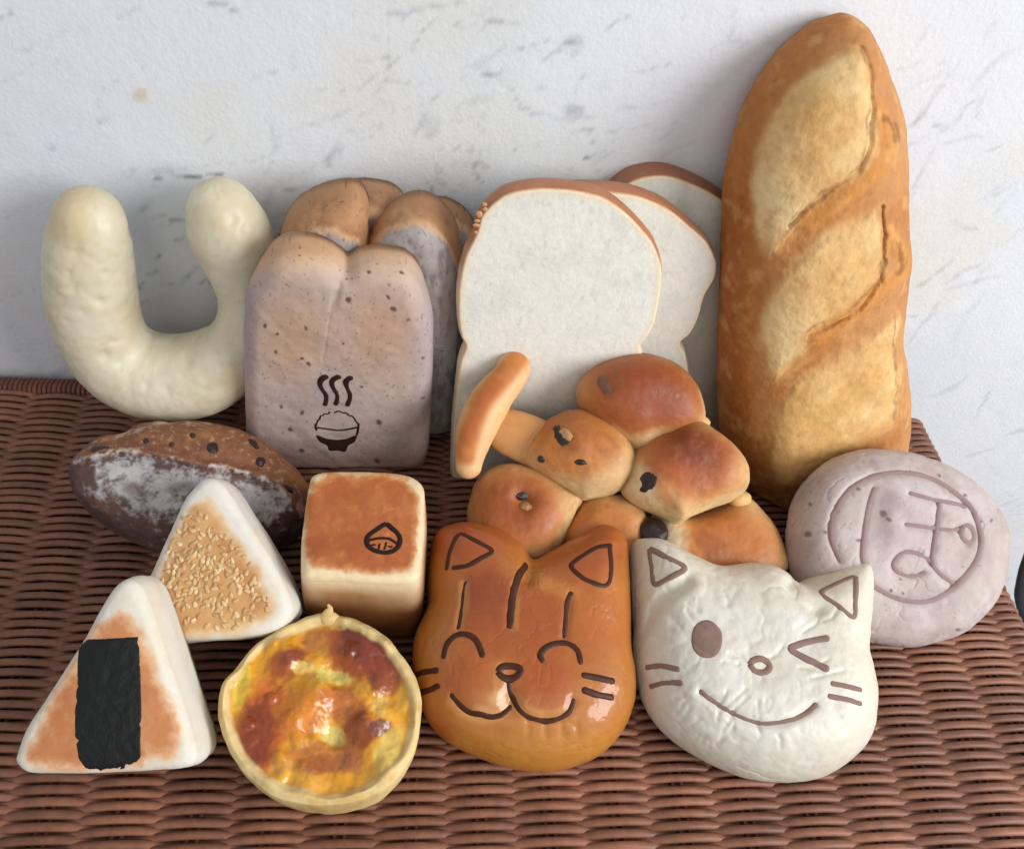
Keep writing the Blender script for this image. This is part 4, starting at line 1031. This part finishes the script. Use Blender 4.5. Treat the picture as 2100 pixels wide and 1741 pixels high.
# ------------------------------------------------------------------ cube bread
def build_cube():
    T = tf(402.9, 926.7, 0.4398)
    out = T([(545, 96), (610, 80), (760, 80), (900, 86), (1000, 104), (1058, 150), (1066, 240), (1063, 350), (1053, 460), (1042, 560), (1010, 592), (940, 597), (820, 592), (700, 584), (560, 576), (500, 560), (488, 500), (488, 400), (498, 300), (512, 190), (525, 125)])
    P0 = np.array([-4.5, -15.5, 6.3]); n = nrm([0, 0, 1.0])
    def mod(XY, V): return 0.03 * fbm(V, 1.2, 4, 2)
    s = polar(out, P0, n, slabf(0.42, 0.06), slabf(0.4), M=420, NF=120, NB=12, side=[(0.6, 0.0), (1.4, 0.1), (2.8, 0.2), (4.2, 0.2), (5.4, 0.08), (6.0, -0.12)], mods=(mod,), tension=0.45)
    roughen(s, 0.06, 0.35, 2, 4); roughen(s, 0.015, 2.5, 3, 5)
    s.V[:, 2] = np.maximum(s.V[:, 2], 0.0)
    XY = proj(s.V); V = s.V; W = warp(XY, V, 7, 1.0, 2)
    C = np.tile(lin("e3cda4"), (len(V), 1))
    tp = polymask(W, T([(562, 122), (700, 104), (850, 108), (975, 132), (1018, 200), (1016, 400), (1000, 530), (900, 555), (760, 552), (620, 545), (528, 515), (512, 350), (530, 180)]), 17)
    tp = np.clip(tp + 0.7 * fbm(V, 1.4, 5, 61, 0.65) * sstep(tp, 0.02, 0.3), 0, 1)
    C = mix(C, "c9864a", sstep(tp, 0.05, 0.6)); C = mix(C, "b06030", 0.92 * sstep(tp, 0.5, 0.95)); C = mix(C, "9a4e22", 0.55 * sstep(fbm(V, 0.6, 4, 8), -0.05, 0.35) * tp); C = mix(C, "c07a44", 0.5 * sstep(fbm(V * [1, 0.5, 1], 2.2, 4, 18), 0.15, 0.45) * tp)
    dz = 6.3 - V[:, 2]
    front = sstep(dz + 0.35 * fbm(V, 0.7, 3, 9), 0.75, 1.6)
    C = mix(C, "9a6436", 0.95 * front); C = mix(C, "653a1c", 0.88 * sstep(dz + 0.6 * fbm(V, 0.6, 3, 19), 1.2, 2.6))  # toasted sides, with the front's shade painted into the brown
    C = mix(C, "e6d2a8", 0.6 * sstep(dz, 5.2, 6.2))
    root = thing("cube_bread", base_of(V), "cube-shaped toasted bread with a small chestnut-shaped mark on its orange-brown top", "bread")
    link("crust", V, s.F, crust_m, root, col=C)
    Q = tf(725.2, 1047.5, 0.0614); tree = bvh(s)
    lines(tree, root, "stamp_mark", [[(1100, 440), (1250, 560), (1420, 700), (1530, 850), (1550, 1000), (1500, 1180), (1350, 1320), (1150, 1390), (900, 1380), (650, 1300), (480, 1180), (430, 1040), (450, 900), (550, 770), (750, 640), (930, 510)]], 0.085, scorch_m, Q, closed=True, flat=0.4, n=60)
    lines(tree, root, "stamp_mark", [[(480, 1010), (600, 960), (800, 920), (1000, 910), (1180, 930), (1330, 1010), (1430, 1080)]], 0.05, scorch_m, Q, flat=0.4, n=20)
    lines(tree, root, "stamp_mark", [[(600, 1150), (660, 1130), (710, 1130)], [(880, 1120), (830, 1170), (870, 1210), (830, 1260)], [(1090, 1070), (1060, 1110), (1080, 1150), (1050, 1200), (1030, 1260)], [(1180, 1190), (1230, 1200), (1270, 1190)]], 0.035, scorch_m, Q, flat=0.4, n=8)
build_cube()

# ------------------------------------------------------------------ the two triangular breads
def triangle(name, out, P0, n, label, centre, paint, thick=3.4, grp="triangular rice-ball breads"):
    s = polar(out, P0, n, slabf(0.42, 0.22), slabf(0.5), centre=centre, M=420, NF=120, NB=14, side=[(0.6, 0.04), (1.2, 0.12), (1.7, 0.12), (2.0, 0.06), (2.5, 0.1), (thick, -0.06)], tension=0.45)
    roughen(s, 0.05, 0.4, 3, 4); roughen(s, 0.012, 3, 3, 5)
    flat_bottom(s, 0.0)
    XY = proj(s.V); W = warp(XY, s.V, 8, 0.9, 2)
    C = np.tile(lin("d9d5c9"), (len(s.V), 1)); C = mix(C, "d8ccb0", 0.5 * sstep(fbm(s.V, 0.5, 4, 4), 0, 0.4))
    C = paint(C, W, XY, s)
    root = thing(name, base_of(s.V), label, "bread", grp)
    link("crust", s.V, s.F, matte_m, root, col=C)
    return root, s

def build_sesame():
    T = tf(0, 927, 0.4397)
    out = T([(930, 135), (975, 118), (1020, 135), (1060, 180), (1130, 290), (1210, 410), (1290, 550), (1345, 660), (1362, 740), (1320, 810), (1240, 850), (1100, 872), (960, 880), (840, 888), (740, 893), (600, 890), (560, 840), (580, 760), (620, 700), (665, 635), (730, 490), (800, 340), (860, 215)])
    n = tiltn(31, -4); P0 = on_plane(430, 1190, (-14.0, -17.5, 5.6), n)
    def paint(C, W, XY, s):
        inn = polymask(W, T([(960, 215), (1010, 270), (1100, 420), (1200, 580), (1262, 710), (1200, 790), (1050, 840), (900, 850), (760, 840), (700, 760), (740, 620), (800, 460), (880, 290)]), 28) * sstep(s.isf, 0.6, 1)
        inn = np.clip(inn + 0.5 * fbm(s.V, 1.3, 5, 61, 0.65) * sstep(inn, 0.02, 0.3) * (1 - sstep(inn, 0.85, 1.0)) , 0, 1)
        C = mix(C, "dcb888", 0.9 * sstep(inn, 0.0, 0.6)); C = mix(C, "c4935c", 0.9 * sstep(inn, 0.4, 1.0))
        C = mix(C, "b37a48", 0.7 * inn * strokem(W, T([(1090, 420), (1200, 610), (1240, 730)]), 10, 30)); C = mix(C, "b37a48", 0.7 * inn * strokem(W, T([(880, 260), (780, 500), (720, 700)]), 10, 28))
        C = mix(C, "d2aa76", 0.5 * inn * sstep(fbm(s.V, 1.5, 4, 7), 0, 0.4))
        return C
    root, s = triangle("sesame_triangle_bread", out, P0, n, "triangular white bread with sesame seeds on its face, leaning on the floury dark bread", (430, 1190), paint)
    tree = bvh(s)
    sm = mat("sesame_seed", rough=0.45, spec=0.5, mott=0.15, mscale=500, bump=((2000, 0.2, 0.01),), sss=0.1)
    R = random.Random(11); area_ = spline(T([(880, 270), (915, 262), (985, 300), (1060, 400), (1130, 430), (1190, 560), (1260, 705), (1200, 770), (1110, 810), (1050, 835), (880, 830), (800, 790), (730, 690), (770, 560), (790, 440), (840, 340)]), True, 60)
    pts = []; tries = 0
    cen = np.array(T([(980, 560)])[0])
    while len(pts) < 210 and tries < 20000:
        tries += 1
        p = np.array([R.uniform(310, 560), R.uniform(1040, 1300)])
        if not inside(p[None], area_)[0]: continue
        if R.random() > 0.35 + 0.65 * math.exp(-((p - cen) ** 2).sum() / (2 * 75 ** 2)): continue
        if any((abs(p - q) ** 2).sum() < 5.6 ** 2 for q in pts): continue
        pts.append(p)
    pts.sort(key=lambda p: -p[1])
    rest = Mesh(); restc = []
    for k, p in enumerate(pts):
        h = hit(tree, *p)
        if h is None: continue
        e1, e2, nn = frame(nrm(h[1] + 0.25 * np.array([R.uniform(-1, 1), R.uniform(-1, 1), R.uniform(-1, 1)])))
        a = R.uniform(0, math.pi) if R.random() < 0.5 else math.pi / 2 + R.uniform(-.6, .6); f1 = math.cos(a) * e1 + math.sin(a) * e2; f2 = np.cross(nn, f1)
        V, Fs = ellipsoid((0, 0, 0), (1, 1, 1), nu=12, nv=8)
        L, Wd = R.uniform(.155, .19), R.uniform(.085, .105); V = V * (L, Wd, 0.045); V[:, 1] *= 1 - 0.32 * V[:, 0] / L
        V = V @ np.array([f1, f2, nn]) + h[0] + nn * 0.018
        c = lin(R.choice(["d4ae7a", "cba26c", "dcbb8a", "c2955e", "cfa672"])) * R.uniform(.85, 1.05)
        if k < 100: link("sesame_seed", V, Fs, sm, root, col=np.tile(c, (len(V), 1)))
        else: rest.add(V, Fs); restc.append(np.tile(c, (len(V), 1)))
    V = rest.verts(); o = link("sesame_seed", V, rest.F, sm, root, col=np.concatenate(restc)); o["kind"] = "stuff"
build_sesame()

def build_nori():
    T = tf(0, 927, 0.4397)
    out = T([(560, 600), (600, 592), (640, 615), (668, 660), (715, 780), (770, 950), (825, 1110), (870, 1250), (905, 1370), (905, 1440), (860, 1475), (700, 1490), (540, 1500), (400, 1505), (250, 1505), (120, 1500), (66, 1455), (66, 1410), (110, 1290), (200, 1150), (290, 1010), (380, 870), (455, 735), (515, 640)])
    n = tiltn(31, -6); P0 = on_plane(225, 1420, (-20, -23.4, 5.4), n)
    def paint(C, W, XY, s):
        inn = polymask(W, T([(560, 770), (640, 850), (700, 1000), (770, 1150), (820, 1300), (800, 1400), (700, 1440), (450, 1460), (250, 1460), (150, 1420), (170, 1300), (280, 1130), (390, 960), (470, 830)]), 30) * sstep(s.isf, 0.6, 1)
        inn = np.clip(inn + 0.7 * fbm(s.V, 1.3, 5, 61, 0.65) * sstep(inn, 0.02, 0.3), 0, 1)
        C = mix(C, "dcae80", 0.9 * sstep(inn, 0, 0.5)); C = mix(C, "bd7645", 0.85 * sstep(inn, 0.35, 1.0))
        C = mix(C, "a95f32", 0.6 * inn * sstep(fbm(s.V, 0.8, 4, 7), 0, 0.4)); C = mix(C, "a95f32", 0.3 * inn * blob(W, *T([(280, 1250)])[0], 40, 80, 20, 0.8))
        return C
    root, s = triangle("seaweed_triangle_bread", out, P0, n, "triangular white bread with a black seaweed strip, in the front left corner", (225, 1420), paint)
    tree = bvh(s)
    nm = mat("seaweed", "0b0e0a", rough=0.6, spec=0.3, bump=((250, 1.0, 0.06), (1000, 0.9, 0.03)), mott=0.7, mscale=420, coat=0.1)
    jit = lambda L: [tuple(q) for q in (lambda Z: Z + 0.6 * np.stack([noise(np.c_[Z, Z[:, :1] * 0], 0.35, 2), noise(np.c_[Z, Z[:, :1] * 0], 0.35, 3)], 1))(spline(L, True, 240, 0.15))]
    V, Fs = patch_on(tree, jit(T([(375, 880), (440, 872), (540, 868), (642, 862), (650, 920), (655, 1050), (660, 1200), (655, 1330), (655, 1420), (620, 1460), (560, 1478), (470, 1486), (405, 1478), (370, 1430), (352, 1330), (352, 1200), (360, 1050), (366, 950)])), 0.03, n=240, rings=30, smooth=False, noise_amp=0.035)
    link("seaweed_strip", V, Fs, nm, root)
build_nori()

# ------------------------------------------------------------------ quiche
def build_quiche():
    rim = [(673, 1256), (705, 1262), (746, 1276), (785, 1300), (815, 1332), (842, 1375), (860, 1425), (864, 1480), (852, 1535), (825, 1582), (785, 1618), (730, 1642), (660, 1652), (590, 1640), (530, 1610), (486, 1565), (460, 1520), (448, 1470), (450, 1425), (466, 1385), (495, 1348), (535, 1310), (590, 1280), (635, 1262)]
    P0 = on_plane(655, 1450, (0, 0, 3.95), (0, 0, 1)); n = nrm([0, -0.06, 1.0])
    T = tf(402.9, 926.7, 0.4398)
    def mod(XY, V):
        W = warp(XY, V, 6, 0.9, 2)
        inn = 0
        h = 0.20 * fbm(V, 0.7, 4, 9) + 0.12 * fbm(V, 1.6, 3, 19)
        for x, y, r, k in [(560, 1130, 80, .3), (800, 1260, 70, .35), (420, 950, 70, .3), (640, 1330, 60, -.25), (640, 1050, 60, -.22), (760, 900, 80, .3), (500, 1200, 70, .3), (520, 1560, 50, .22), (850, 1090, 40, .2), (330, 1350, 80, .2)]:
            cx, cy = T([(x, y)])[0]; h = h + 1.3 * k * np.exp(-((W[:, 0] - cx) ** 2 + (W[:, 1] - cy) ** 2) / (2 * (r * 0.36) ** 2))
        RR = random.Random(4)
        for _ in range(34):
            cx, cy, r, k = RR.uniform(500, 820), RR.uniform(1300, 1590), RR.uniform(8, 18), RR.uniform(.08, .24)
            h = h + k * np.exp(-(((W[:, 0] - cx) ** 2 + (W[:, 1] - cy) ** 2) / (2 * r * r)) ** 1.5)
        return h
    def front(d, m):
        lip = 0.26 * np.exp(-((d - 0.24) / 0.22) ** 2) - 0.18
        return lip + 0.05 * sstep(d, 0.6, 1.6)
    s = polar(rim, P0, n, front, slabf(0.3), M=480, NF=150, NB=12, side=[(0.25, 0.07), (0.8, 0.06), (1.6, -0.06), (2.4, -0.15), (3.2, -0.28), (3.75, -0.5)], mods=(mod,), jitter=0.10, rexp=1.35)
    N = vnormals(s.V, s.F); XY = proj(s.V); cxy = np.array([655, 1450.]); ang = np.arctan2(XY[:, 1] - 1450, XY[:, 0] - 655)
    pl = np.stack([np.cos(ang) * 3, np.sin(ang) * 3, s.V[:, 2] * 0.35], 1)
    edge = 1 - sstep(s.d, 0.3, 0.8)
    s.V += N * (edge * (0.14 * fbm(pl, 1.1, 3, 5) + 0.05 * fbm(s.V, 1.5, 3, 6)))[:, None]
    relax(s, 1 - sstep(s.d, 0.35, 0.7), 8)
    # a torn fold of pastry at the left and a little peak at the top
    s.V[:, 2] += 0.4 * np.exp(-((XY[:, 0] - 462) ** 2 / 500 + (XY[:, 1] - 1420) ** 2 / 2500)) * edge
    s.V[:, 2] = np.maximum(s.V[:, 2], 0.0)
    XY = proj(s.V); V = s.V; W = warp(XY, V, 16, 0.9, 4); W2 = warp(XY, V, 17, 1.7, 14)
    dd = s.d + 0.16 * fbm(V, 1.0, 4, 3)
    shell = 1 - sstep(dd, 0.42, 0.62); shell = np.where(s.isf < 1, 1, shell)
    C = np.tile(lin("d8961c"), (len(V), 1)); C = mix(C, "e6b43a", 0.7 * sstep(fbm(V, 0.8, 4, 7), -0.05, 0.35))
    def br(x, y, rx, ry, rot, col, k): 
        nonlocal C
        cx, cy = T([(x, y)])[0]; C = mix(C, col, k * blob(W2, cx, cy, rx * .44, ry * .44, rot, 0.28))
    br(300, 1290, 130, 240, 18, "b85a18", .95); br(290, 1320, 85, 190, 15, "84340f", .9); br(430, 980, 110, 70, -30, "a04812", .9); br(450, 950, 60, 40, -30, "7d3a1e", .8)
    br(760, 920, 170, 150, 30, "98420f", .95); br(780, 900, 110, 90, 40, "732a16", .85); br(880, 1040, 80, 100, -20, "85361a", .9); br(560, 880, 70, 60, 0, "a9632c", .7)
    br(690, 1180, 130, 70, 20, "b5622a", .85); br(760, 1300, 80, 90, 0, "8a3b12", .9); br(480, 1210, 120, 120, 0, "cc7414", .85); br(600, 1430, 170, 80, 0, "b5682a", .8); br(580, 1460, 80, 40, 0, "924c22", .7)
    br(540, 1560, 130, 45, 5, "d39432", .8); br(720, 1440, 60, 60, 0, "94502c", .6)
    br(640, 1050, 90, 36, 10, "d6c468", .85); br(640, 1330, 60, 50, 40, "cdbd66", .85); br(680, 810, 60, 30, 0, "bfa040", .6); br(500, 1010, 45, 40, 0, "dcc06a", .7); br(850, 1280, 50, 50, 0, "6e3434", .85)
    br(200, 1080, 40, 110, 10, "d6b53c", .9); br(860, 1180, 40, 30, 0, "e2b860", .8); br(900, 1400, 60, 120, 20, "d8bd62", .8); br(390, 1480, 60, 30, 0, "cf9440", .7)
    C = mix(C, C * 0.75, 0.5 * sstep(fbm(V, 1.6, 4, 55), 0.0, 0.5)) if 0 else C * (1 - 0.2 * sstep(fbm(V, 2.2, 4, 55), 0.0, 0.5))[:, None]
    P = np.tile(lin("d6bd84"), (len(V), 1)); P = mix(P, "bf9a58", 0.7 * sstep(fbm(V * [1, 1, .5], 1.2, 4, 23), -0.05, 0.4)); P = mix(P, "b89458", 0.4 * sstep(fbm(V, 2.2, 4, 24), 0.15, 0.5))
    P = mix(P, "d2b878", 0.6 * sstep(3.0 - V[:, 2], 0.5, 2.5))
    C = C * (1 - shell[:, None]) + P * shell[:, None]
    root = thing("quiche", base_of(V), "round quiche with browned yellow filling in a pale pastry shell, in the front row", "quiche")
    topf = np.array([k == 0 for k in s.kind])
    shell_v = shell
    fil = []; cr = []
    for f, k in zip(s.F, s.kind):
        (fil if (k == 0 and shell_v[list(f)].mean() < 0.5) else cr).append(f)
    def sub(Fs):
        used = np.unique(np.concatenate([np.array(f) for f in Fs])); m = -np.ones(len(V), int); m[used] = np.arange(len(used)); return used, [tuple(int(m[i]) for i in f) for f in Fs]
    fm_ = mat("baked_filling", rough=0.3, spec=0.5, bump=((180, 0.5, 0.06), (700, 0.3, 0.015)), mott=0.12, mscale=240, sss=0.12, coat=0.28, coat_rough=0.16)
    u, Fs = sub(fil); link("filling", V[u], Fs, fm_, root, col=C[u])
    u, Fs = sub(cr); link("pastry_shell", V[u], Fs, mat("pastry", rough=0.6, spec=0.3, bump=((140, 0.5, 0.05), (700, 0.4, 0.02)), mott=0.08, mscale=200, sss=0.15), root, col=C[u])
    tree = bvh(s); h = hit(tree, 674, 1262)
    Pk = [h[0] + np.array([0, 0, -0.1]), h[0] + np.array([0, .16, .06]), h[0] + np.array([0.04, .30, .16]), h[0] + np.array([-.03, .40, .26])]
    Vv, Ff = tube(spline(Pk, False, 12), np.interp(np.linspace(0, 1, 12), [0, .5, 1], [.5, .2, .06]), M=14, flat=0.55); link("pastry_peak", Vv, Ff, bpy.data.materials["pastry"], root, col=np.tile(lin("d3b478"), (len(Vv), 1)))
build_quiche()

# ------------------------------------------------------------------ brown cat bread
def build_brown_cat():
    T = tf(805.8, 1047.5, 0.3471)
    out = T([(205, 270), (228, 160), (290, 100), (400, 74), (560, 93), (700, 158), (785, 238), (822, 292), (900, 255), (1080, 155), (1230, 94), (1320, 118), (1382, 190), (1397, 350), (1406, 600), (1412, 820), (1436, 960), (1430, 1140), (1350, 1330), (1200, 1470), (1000, 1543), (850, 1556), (650, 1522), (420, 1432), (262, 1330), (172, 1200), (135, 1080), (112, 960), (105, 850), (122, 730), (178, 600), (196, 540), (190, 440), (193, 340)])
    n = tiltn(14, 0); P0 = on_plane(1075, 1350, (0, -19.2, 2.3), n)
    def mod(XY, V):
        h = 0.05 * fbm(V, 0.6, 3, 2)
        def g(x, y, rx, ry, k, rot=0):
            cx, cy = T([(x, y)])[0]; return k * np.exp(-(((XY[:, 0] - cx) / (rx * .347)) ** 2 + ((XY[:, 1] - cy) / (ry * .347)) ** 2) / 2)
        h = h + g(450, 1000, 110, 110, .15) + g(900, 1010, 130, 120, .17) + g(690, 1120, 45, 60, -.28) + g(690, 940, 60, 40, -.1)
        for st in ([(350, 1090), (460, 1195), (560, 1212), (690, 1160)], [(715, 1100), (790, 1210), (900, 1235), (1020, 1205), (1065, 1120)], [(690, 985), (700, 1120)], [(425, 430), (400, 620), (390, 690)], [(785, 325), (700, 560), (690, 680)], [(1050, 490), (1015, 740)]):
            d = seg_dist(XY, spline(T(st), False, 30)); h = h - 0.09 * np.exp(-(d / 9) ** 2)
        d = seg_dist(XY, T([(822, 292), (800, 400)])); h = h - 0.35 * np.exp(-(d / 16) ** 2)
        for x in (800, 900, 1000, 1090): h = h - g(x, 1290, 14, 50, .05)
        return h
    s = polar(out, P0, n, dome(2.9, 2.6, 0.52), dome(1.9, 3.0, 0.5), centre=T([(760, 800)])[0], M=520, NF=160, NB=26, mods=(mod,), shrink=0.985)
    roughen(s, 0.05, 0.45, 3, 8); roughen(s, 0.012, 3, 3, 18)
    s.V -= vnormals(s.V, s.F) * (0.02 * creases(s.V, 1.1, 171, 0.05))[:, None]; flat_bottom(s)
    XY = proj(s.V); V = s.V; W = warp(XY, V, 12, 0.6, 4)
    C = np.tile(lin("ad692a"), (len(V), 1))
    C = mix(C, "b87c32", 0.8 * sstep(W[:, 1], 1440, 1540)); C = mix(C, "b4742c", 0.6 * sstep(W[:, 0], 1225, 1300))
    def br(x, y, rx, ry, rot, col, k, so=0.6):
        nonlocal C
        cx, cy = T([(x, y)])[0]; C = mix(C, col, k * blob(W, cx, cy, rx * .347, ry * .347, rot, so))
    br(420, 180, 260, 130, 0, "98431a", .85); br(1180, 260, 240, 170, -25, "9e4a1c", .85); br(560, 560, 190, 260, 0, "8e3e1a", .85); br(880, 620, 200, 230, 0, "9a4a1c", .8); br(700, 780, 260, 130, 0, "9c4e1e", .7)
    br(440, 980, 150, 150, 20, "a55420", .9); br(900, 1010, 180, 170, 0, "a2501f", .9); br(240, 1260, 120, 90, 40, "98441c", .7); br(1230, 640, 150, 170, 0, "ac5e24", .7); br(560, 480, 110, 130, 0, "7e3216", .5); br(1150, 800, 160, 160, 0, "a85a22", .6)
    for st in ([(350, 1110), (460, 1215), (560, 1232), (690, 1175)], [(735, 1110), (800, 1190), (900, 1215), (1020, 1190)], [(640, 930), (640, 1080)], [(430, 440), (405, 690)], [(730, 440), (705, 680)]):
        C = mix(C, "cc9450", 0.4 * strokem(W, T(st), 5, 12))
    br(640, 1120, 60, 45, 0, "d8b884", .35); br(560, 1180, 60, 22, 10, "d8b884", .3)
    C = mix(C, "c88a40", 0.35 * strokem(W, T([(830, 310), (860, 400), (1060, 490)]), 4, 18))
    C = mix(C, "8e5420", 0.22 * sstep(fbm(V, 0.6, 5, 33), -0.2, 0.6))
    root = thing("brown_cat_bread", base_of(V), "glossy orange-brown cat-face bread with closed smiling eyes, in the front row", "bread", "cat-face breads")
    link("face", V, s.F, glossy_m, root, col=C)
    tree = bvh(s)
    kw = dict(flat=0.45, lift=-0.035)
    lines(tree, root, "ear_mark", [[(318, 335), (335, 245), (368, 165), (402, 133), (480, 172), (592, 236), (520, 280), (440, 325), (360, 335)], [(1283, 205), (1210, 213), (1130, 258), (1050, 318), (1062, 345), (1130, 402), (1245, 445), (1280, 420), (1291, 330), (1280, 205)]], 0.105, choco_m, T, tension=0.3, **kw)
    lines(tree, root, "forehead_stripe", [[(460, 388), (425, 430), (412, 520), (400, 620), (388, 688)]], 0.085, choco_m, T, taper=[.7, .9, 1, 1.1], **kw)
    lines(tree, root, "forehead_stripe", [[(785, 325), (750, 375), (715, 480), (697, 580), (690, 682)]], 0.16, choco_m, T, **kw)
    lines(tree, root, "forehead_stripe", [[(1050, 490), (1030, 540), (1020, 640), (1013, 740)]], 0.12, choco_m, T, **kw)
    lines(tree, root, "eye", [[(300, 857), (315, 795), (360, 742), (420, 726), (480, 750), (508, 795), (527, 848)], [(880, 880), (868, 850), (905, 805), (970, 780), (1040, 785), (1092, 825), (1108, 888)]], 0.115, choco_m, T, **kw)
    lines(tree, root, "nose", [[(622, 950), (640, 920), (700, 915), (757, 932), (742, 968), (695, 992), (645, 980)]], 0.13, choco_m, T, closed=True, **kw)
    lines(tree, root, "mouth", [[(688, 985), (685, 1040), (695, 1080), (712, 1110), (740, 1165), (790, 1212), (870, 1237), (950, 1235), (1020, 1203), (1055, 1160), (1065, 1120)], [(350, 1090), (400, 1150), (460, 1192), (520, 1200), (570, 1215), (640, 1203), (692, 1158)]], 0.12, choco_m, T, **kw)
    lines(tree, root, "whisker", [[(140, 965), (190, 950), (255, 942)], [(165, 1072), (210, 1060), (265, 1040)], [(1130, 970), (1210, 985), (1295, 1003)], [(1135, 1060), (1200, 1083), (1290, 1100)]], 0.12, choco_m, T, **kw)
build_brown_cat()

# ------------------------------------------------------------------ white cat bread
def build_white_cat():
    T = tf(1249, 886.4, 0.4907)
    out = T([(80, 468), (110, 447), (200, 455), (320, 515), (440, 560), (560, 549), (650, 560), (720, 598), (765, 634), (840, 600), (950, 551), (1030, 534), (1069, 562), (1076, 700), (1067, 850), (1063, 950), (1085, 1020), (1100, 1120), (1076, 1280), (1000, 1380), (880, 1450), (740, 1470), (560, 1450), (380, 1370), (240, 1270), (150, 1150), (103, 1000), (94, 900), (96, 800), (86, 650), (79, 550)])
    n = tiltn(14, 6); P0 = on_plane(1545, 1395, (9, -19.0, 2.5), n)
    R = random.Random(8)
    wr = [[(R.uniform(250, 900), R.uniform(650, 1300))] for _ in range(34)]
    for w in wr:
        a = math.atan2(w[0][1] - 1000, w[0][0] - 620) + R.uniform(-.5, .5); l = R.uniform(40, 150)
        w.append((w[0][0] + math.cos(a) * l / 2, w[0][1] + math.sin(a) * l / 2)); a += R.uniform(-.5, .5); w.append((w[1][0] + math.cos(a) * l / 2, w[1][1] + math.sin(a) * l / 2))
    def mod(XY, V):
        h = 0.12 * fbm(V, 0.5, 3, 2) + 0.05 * fbm(V, 1.5, 3, 5)
        W = warp(XY, V, 6, 1.0, 1)
        for w in wr:
            d = seg_dist(W, T(w)); h = h - 0.055 * np.exp(-(d / 5) ** 2)
        for st, k, wd in (([(385, 1085), (430, 1120), (520, 1175), (620, 1213), (700, 1213), (780, 1195), (860, 1140)], .16, 10), ([(90, 900), (150, 800), (230, 690), (330, 620)], .42, 14), ([(765, 636), (800, 690), (880, 740)], .3, 16), ([(870, 740), (960, 800), (1060, 900)], .12, 18)):
            d = seg_dist(XY, spline(T(st), False, 30)); h = h - k * np.exp(-(d / wd) ** 2)
        for x, y, r, k in [(410, 865, 80, -.12), (630, 970, 60, -.15), (800, 920, 60, -.12), (260, 1020, 60, -.08), (400, 560, 80, -.1)]:
            cx, cy = T([(x, y)])[0]; h = h + k * np.exp(-((XY[:, 0] - cx) ** 2 + (XY[:, 1] - cy) ** 2) / (2 * (r * .49) ** 2))
        return h
    s = polar(out, P0, n, dome(3.2, 2.5, 0.52), dome(2.0, 3.0, 0.5), centre=T([(600, 980)])[0], M=520, NF=160, NB=26, mods=(mod,), shrink=0.985)
    roughen(s, 0.05, 0.45, 3, 9); roughen(s, 0.015, 3.5, 3, 19)
    s.V -= vnormals(s.V, s.F) * (0.035 * creases(s.V * [1.2, 1, 1], 0.42, 171, 0.06) + 0.012 * creases(s.V, 1.1, 181, 0.08))[:, None]; flat_bottom(s)
    XY = proj(s.V); V = s.V; W = warp(XY, V, 12, 0.6, 4)
    C = np.tile(lin("cbc6b6"), (len(V), 1)); C = mix(C, "d2cab4", 0.7 * (1 - polymask(W, T([(200, 800), (400, 620), (650, 600), (850, 700), (1000, 900), (1000, 1200), (850, 1380), (550, 1400), (300, 1250), (180, 1000)]), 45)))
    C = mix(C, "d2c596", 0.4 * strokem(W, T([(850, 600), (1000, 560)]), 8, 20)); C = mix(C, "d6cda8", 0.4 * sstep(-W[:, 0], -1330, -1290)); C = mix(C, "d6d2c8", 0.5 * sstep(fbm(V, 0.8, 4, 5), 0, 0.4))
    root = thing("white_cat_bread", base_of(V), "white cat-face bread with one round eye and one winking, in the front row", "bread", "cat-face breads")
    link("face", V, s.F, steam_m, root, col=C)
    tree = bvh(s); kw = dict(flat=0.4, lift=-0.012)
    lines(tree, root, "ear_mark", [[(170, 488), (240, 522), (325, 566), (255, 605), (188, 640), (178, 570)], [(1030, 602), (950, 632), (882, 670), (960, 725), (1026, 778), (1030, 700)]], 0.10, choco_pale_m, T, closed=True, tension=0.25, **kw)
    V2, F2 = patch_on(tree, T([(345, 865), (355, 815), (390, 787), (430, 790), (468, 830), (472, 880), (455, 925), (420, 943), (380, 935), (352, 905)]), 0.05, n=48, rings=12)
    link("eye", V2, F2, choco_pale_m, root)
    lines(tree, root, "winking_eye", [[(908, 860), (830, 875), (760, 898), (758, 908), (830, 948), (906, 985)]], 0.12, choco_pale_m, T, **kw)
    lines(tree, root, "nose", [[(588, 970), (610, 948), (640, 945), (670, 965), (672, 990), (645, 1003), (610, 998)]], 0.11, choco_pale_m, T, closed=True, **kw)
    lines(tree, root, "mouth", [[(385, 1085), (430, 1120), (520, 1175), (620, 1213), (700, 1213), (780, 1195), (830, 1168), (862, 1138)]], 0.10, choco_pale_m, T, taper=[1, .9, .8, .9, 1, 1.2], **kw)
    lines(tree, root, "whisker", [[(160, 982), (220, 975), (285, 990)], [(175, 1062), (230, 1047), (298, 1048)], [(935, 1050), (990, 1060), (1050, 1075)], [(925, 1103), (990, 1115), (1050, 1133)]], 0.09, choco_pale_m, T, **kw)
build_white_cat()
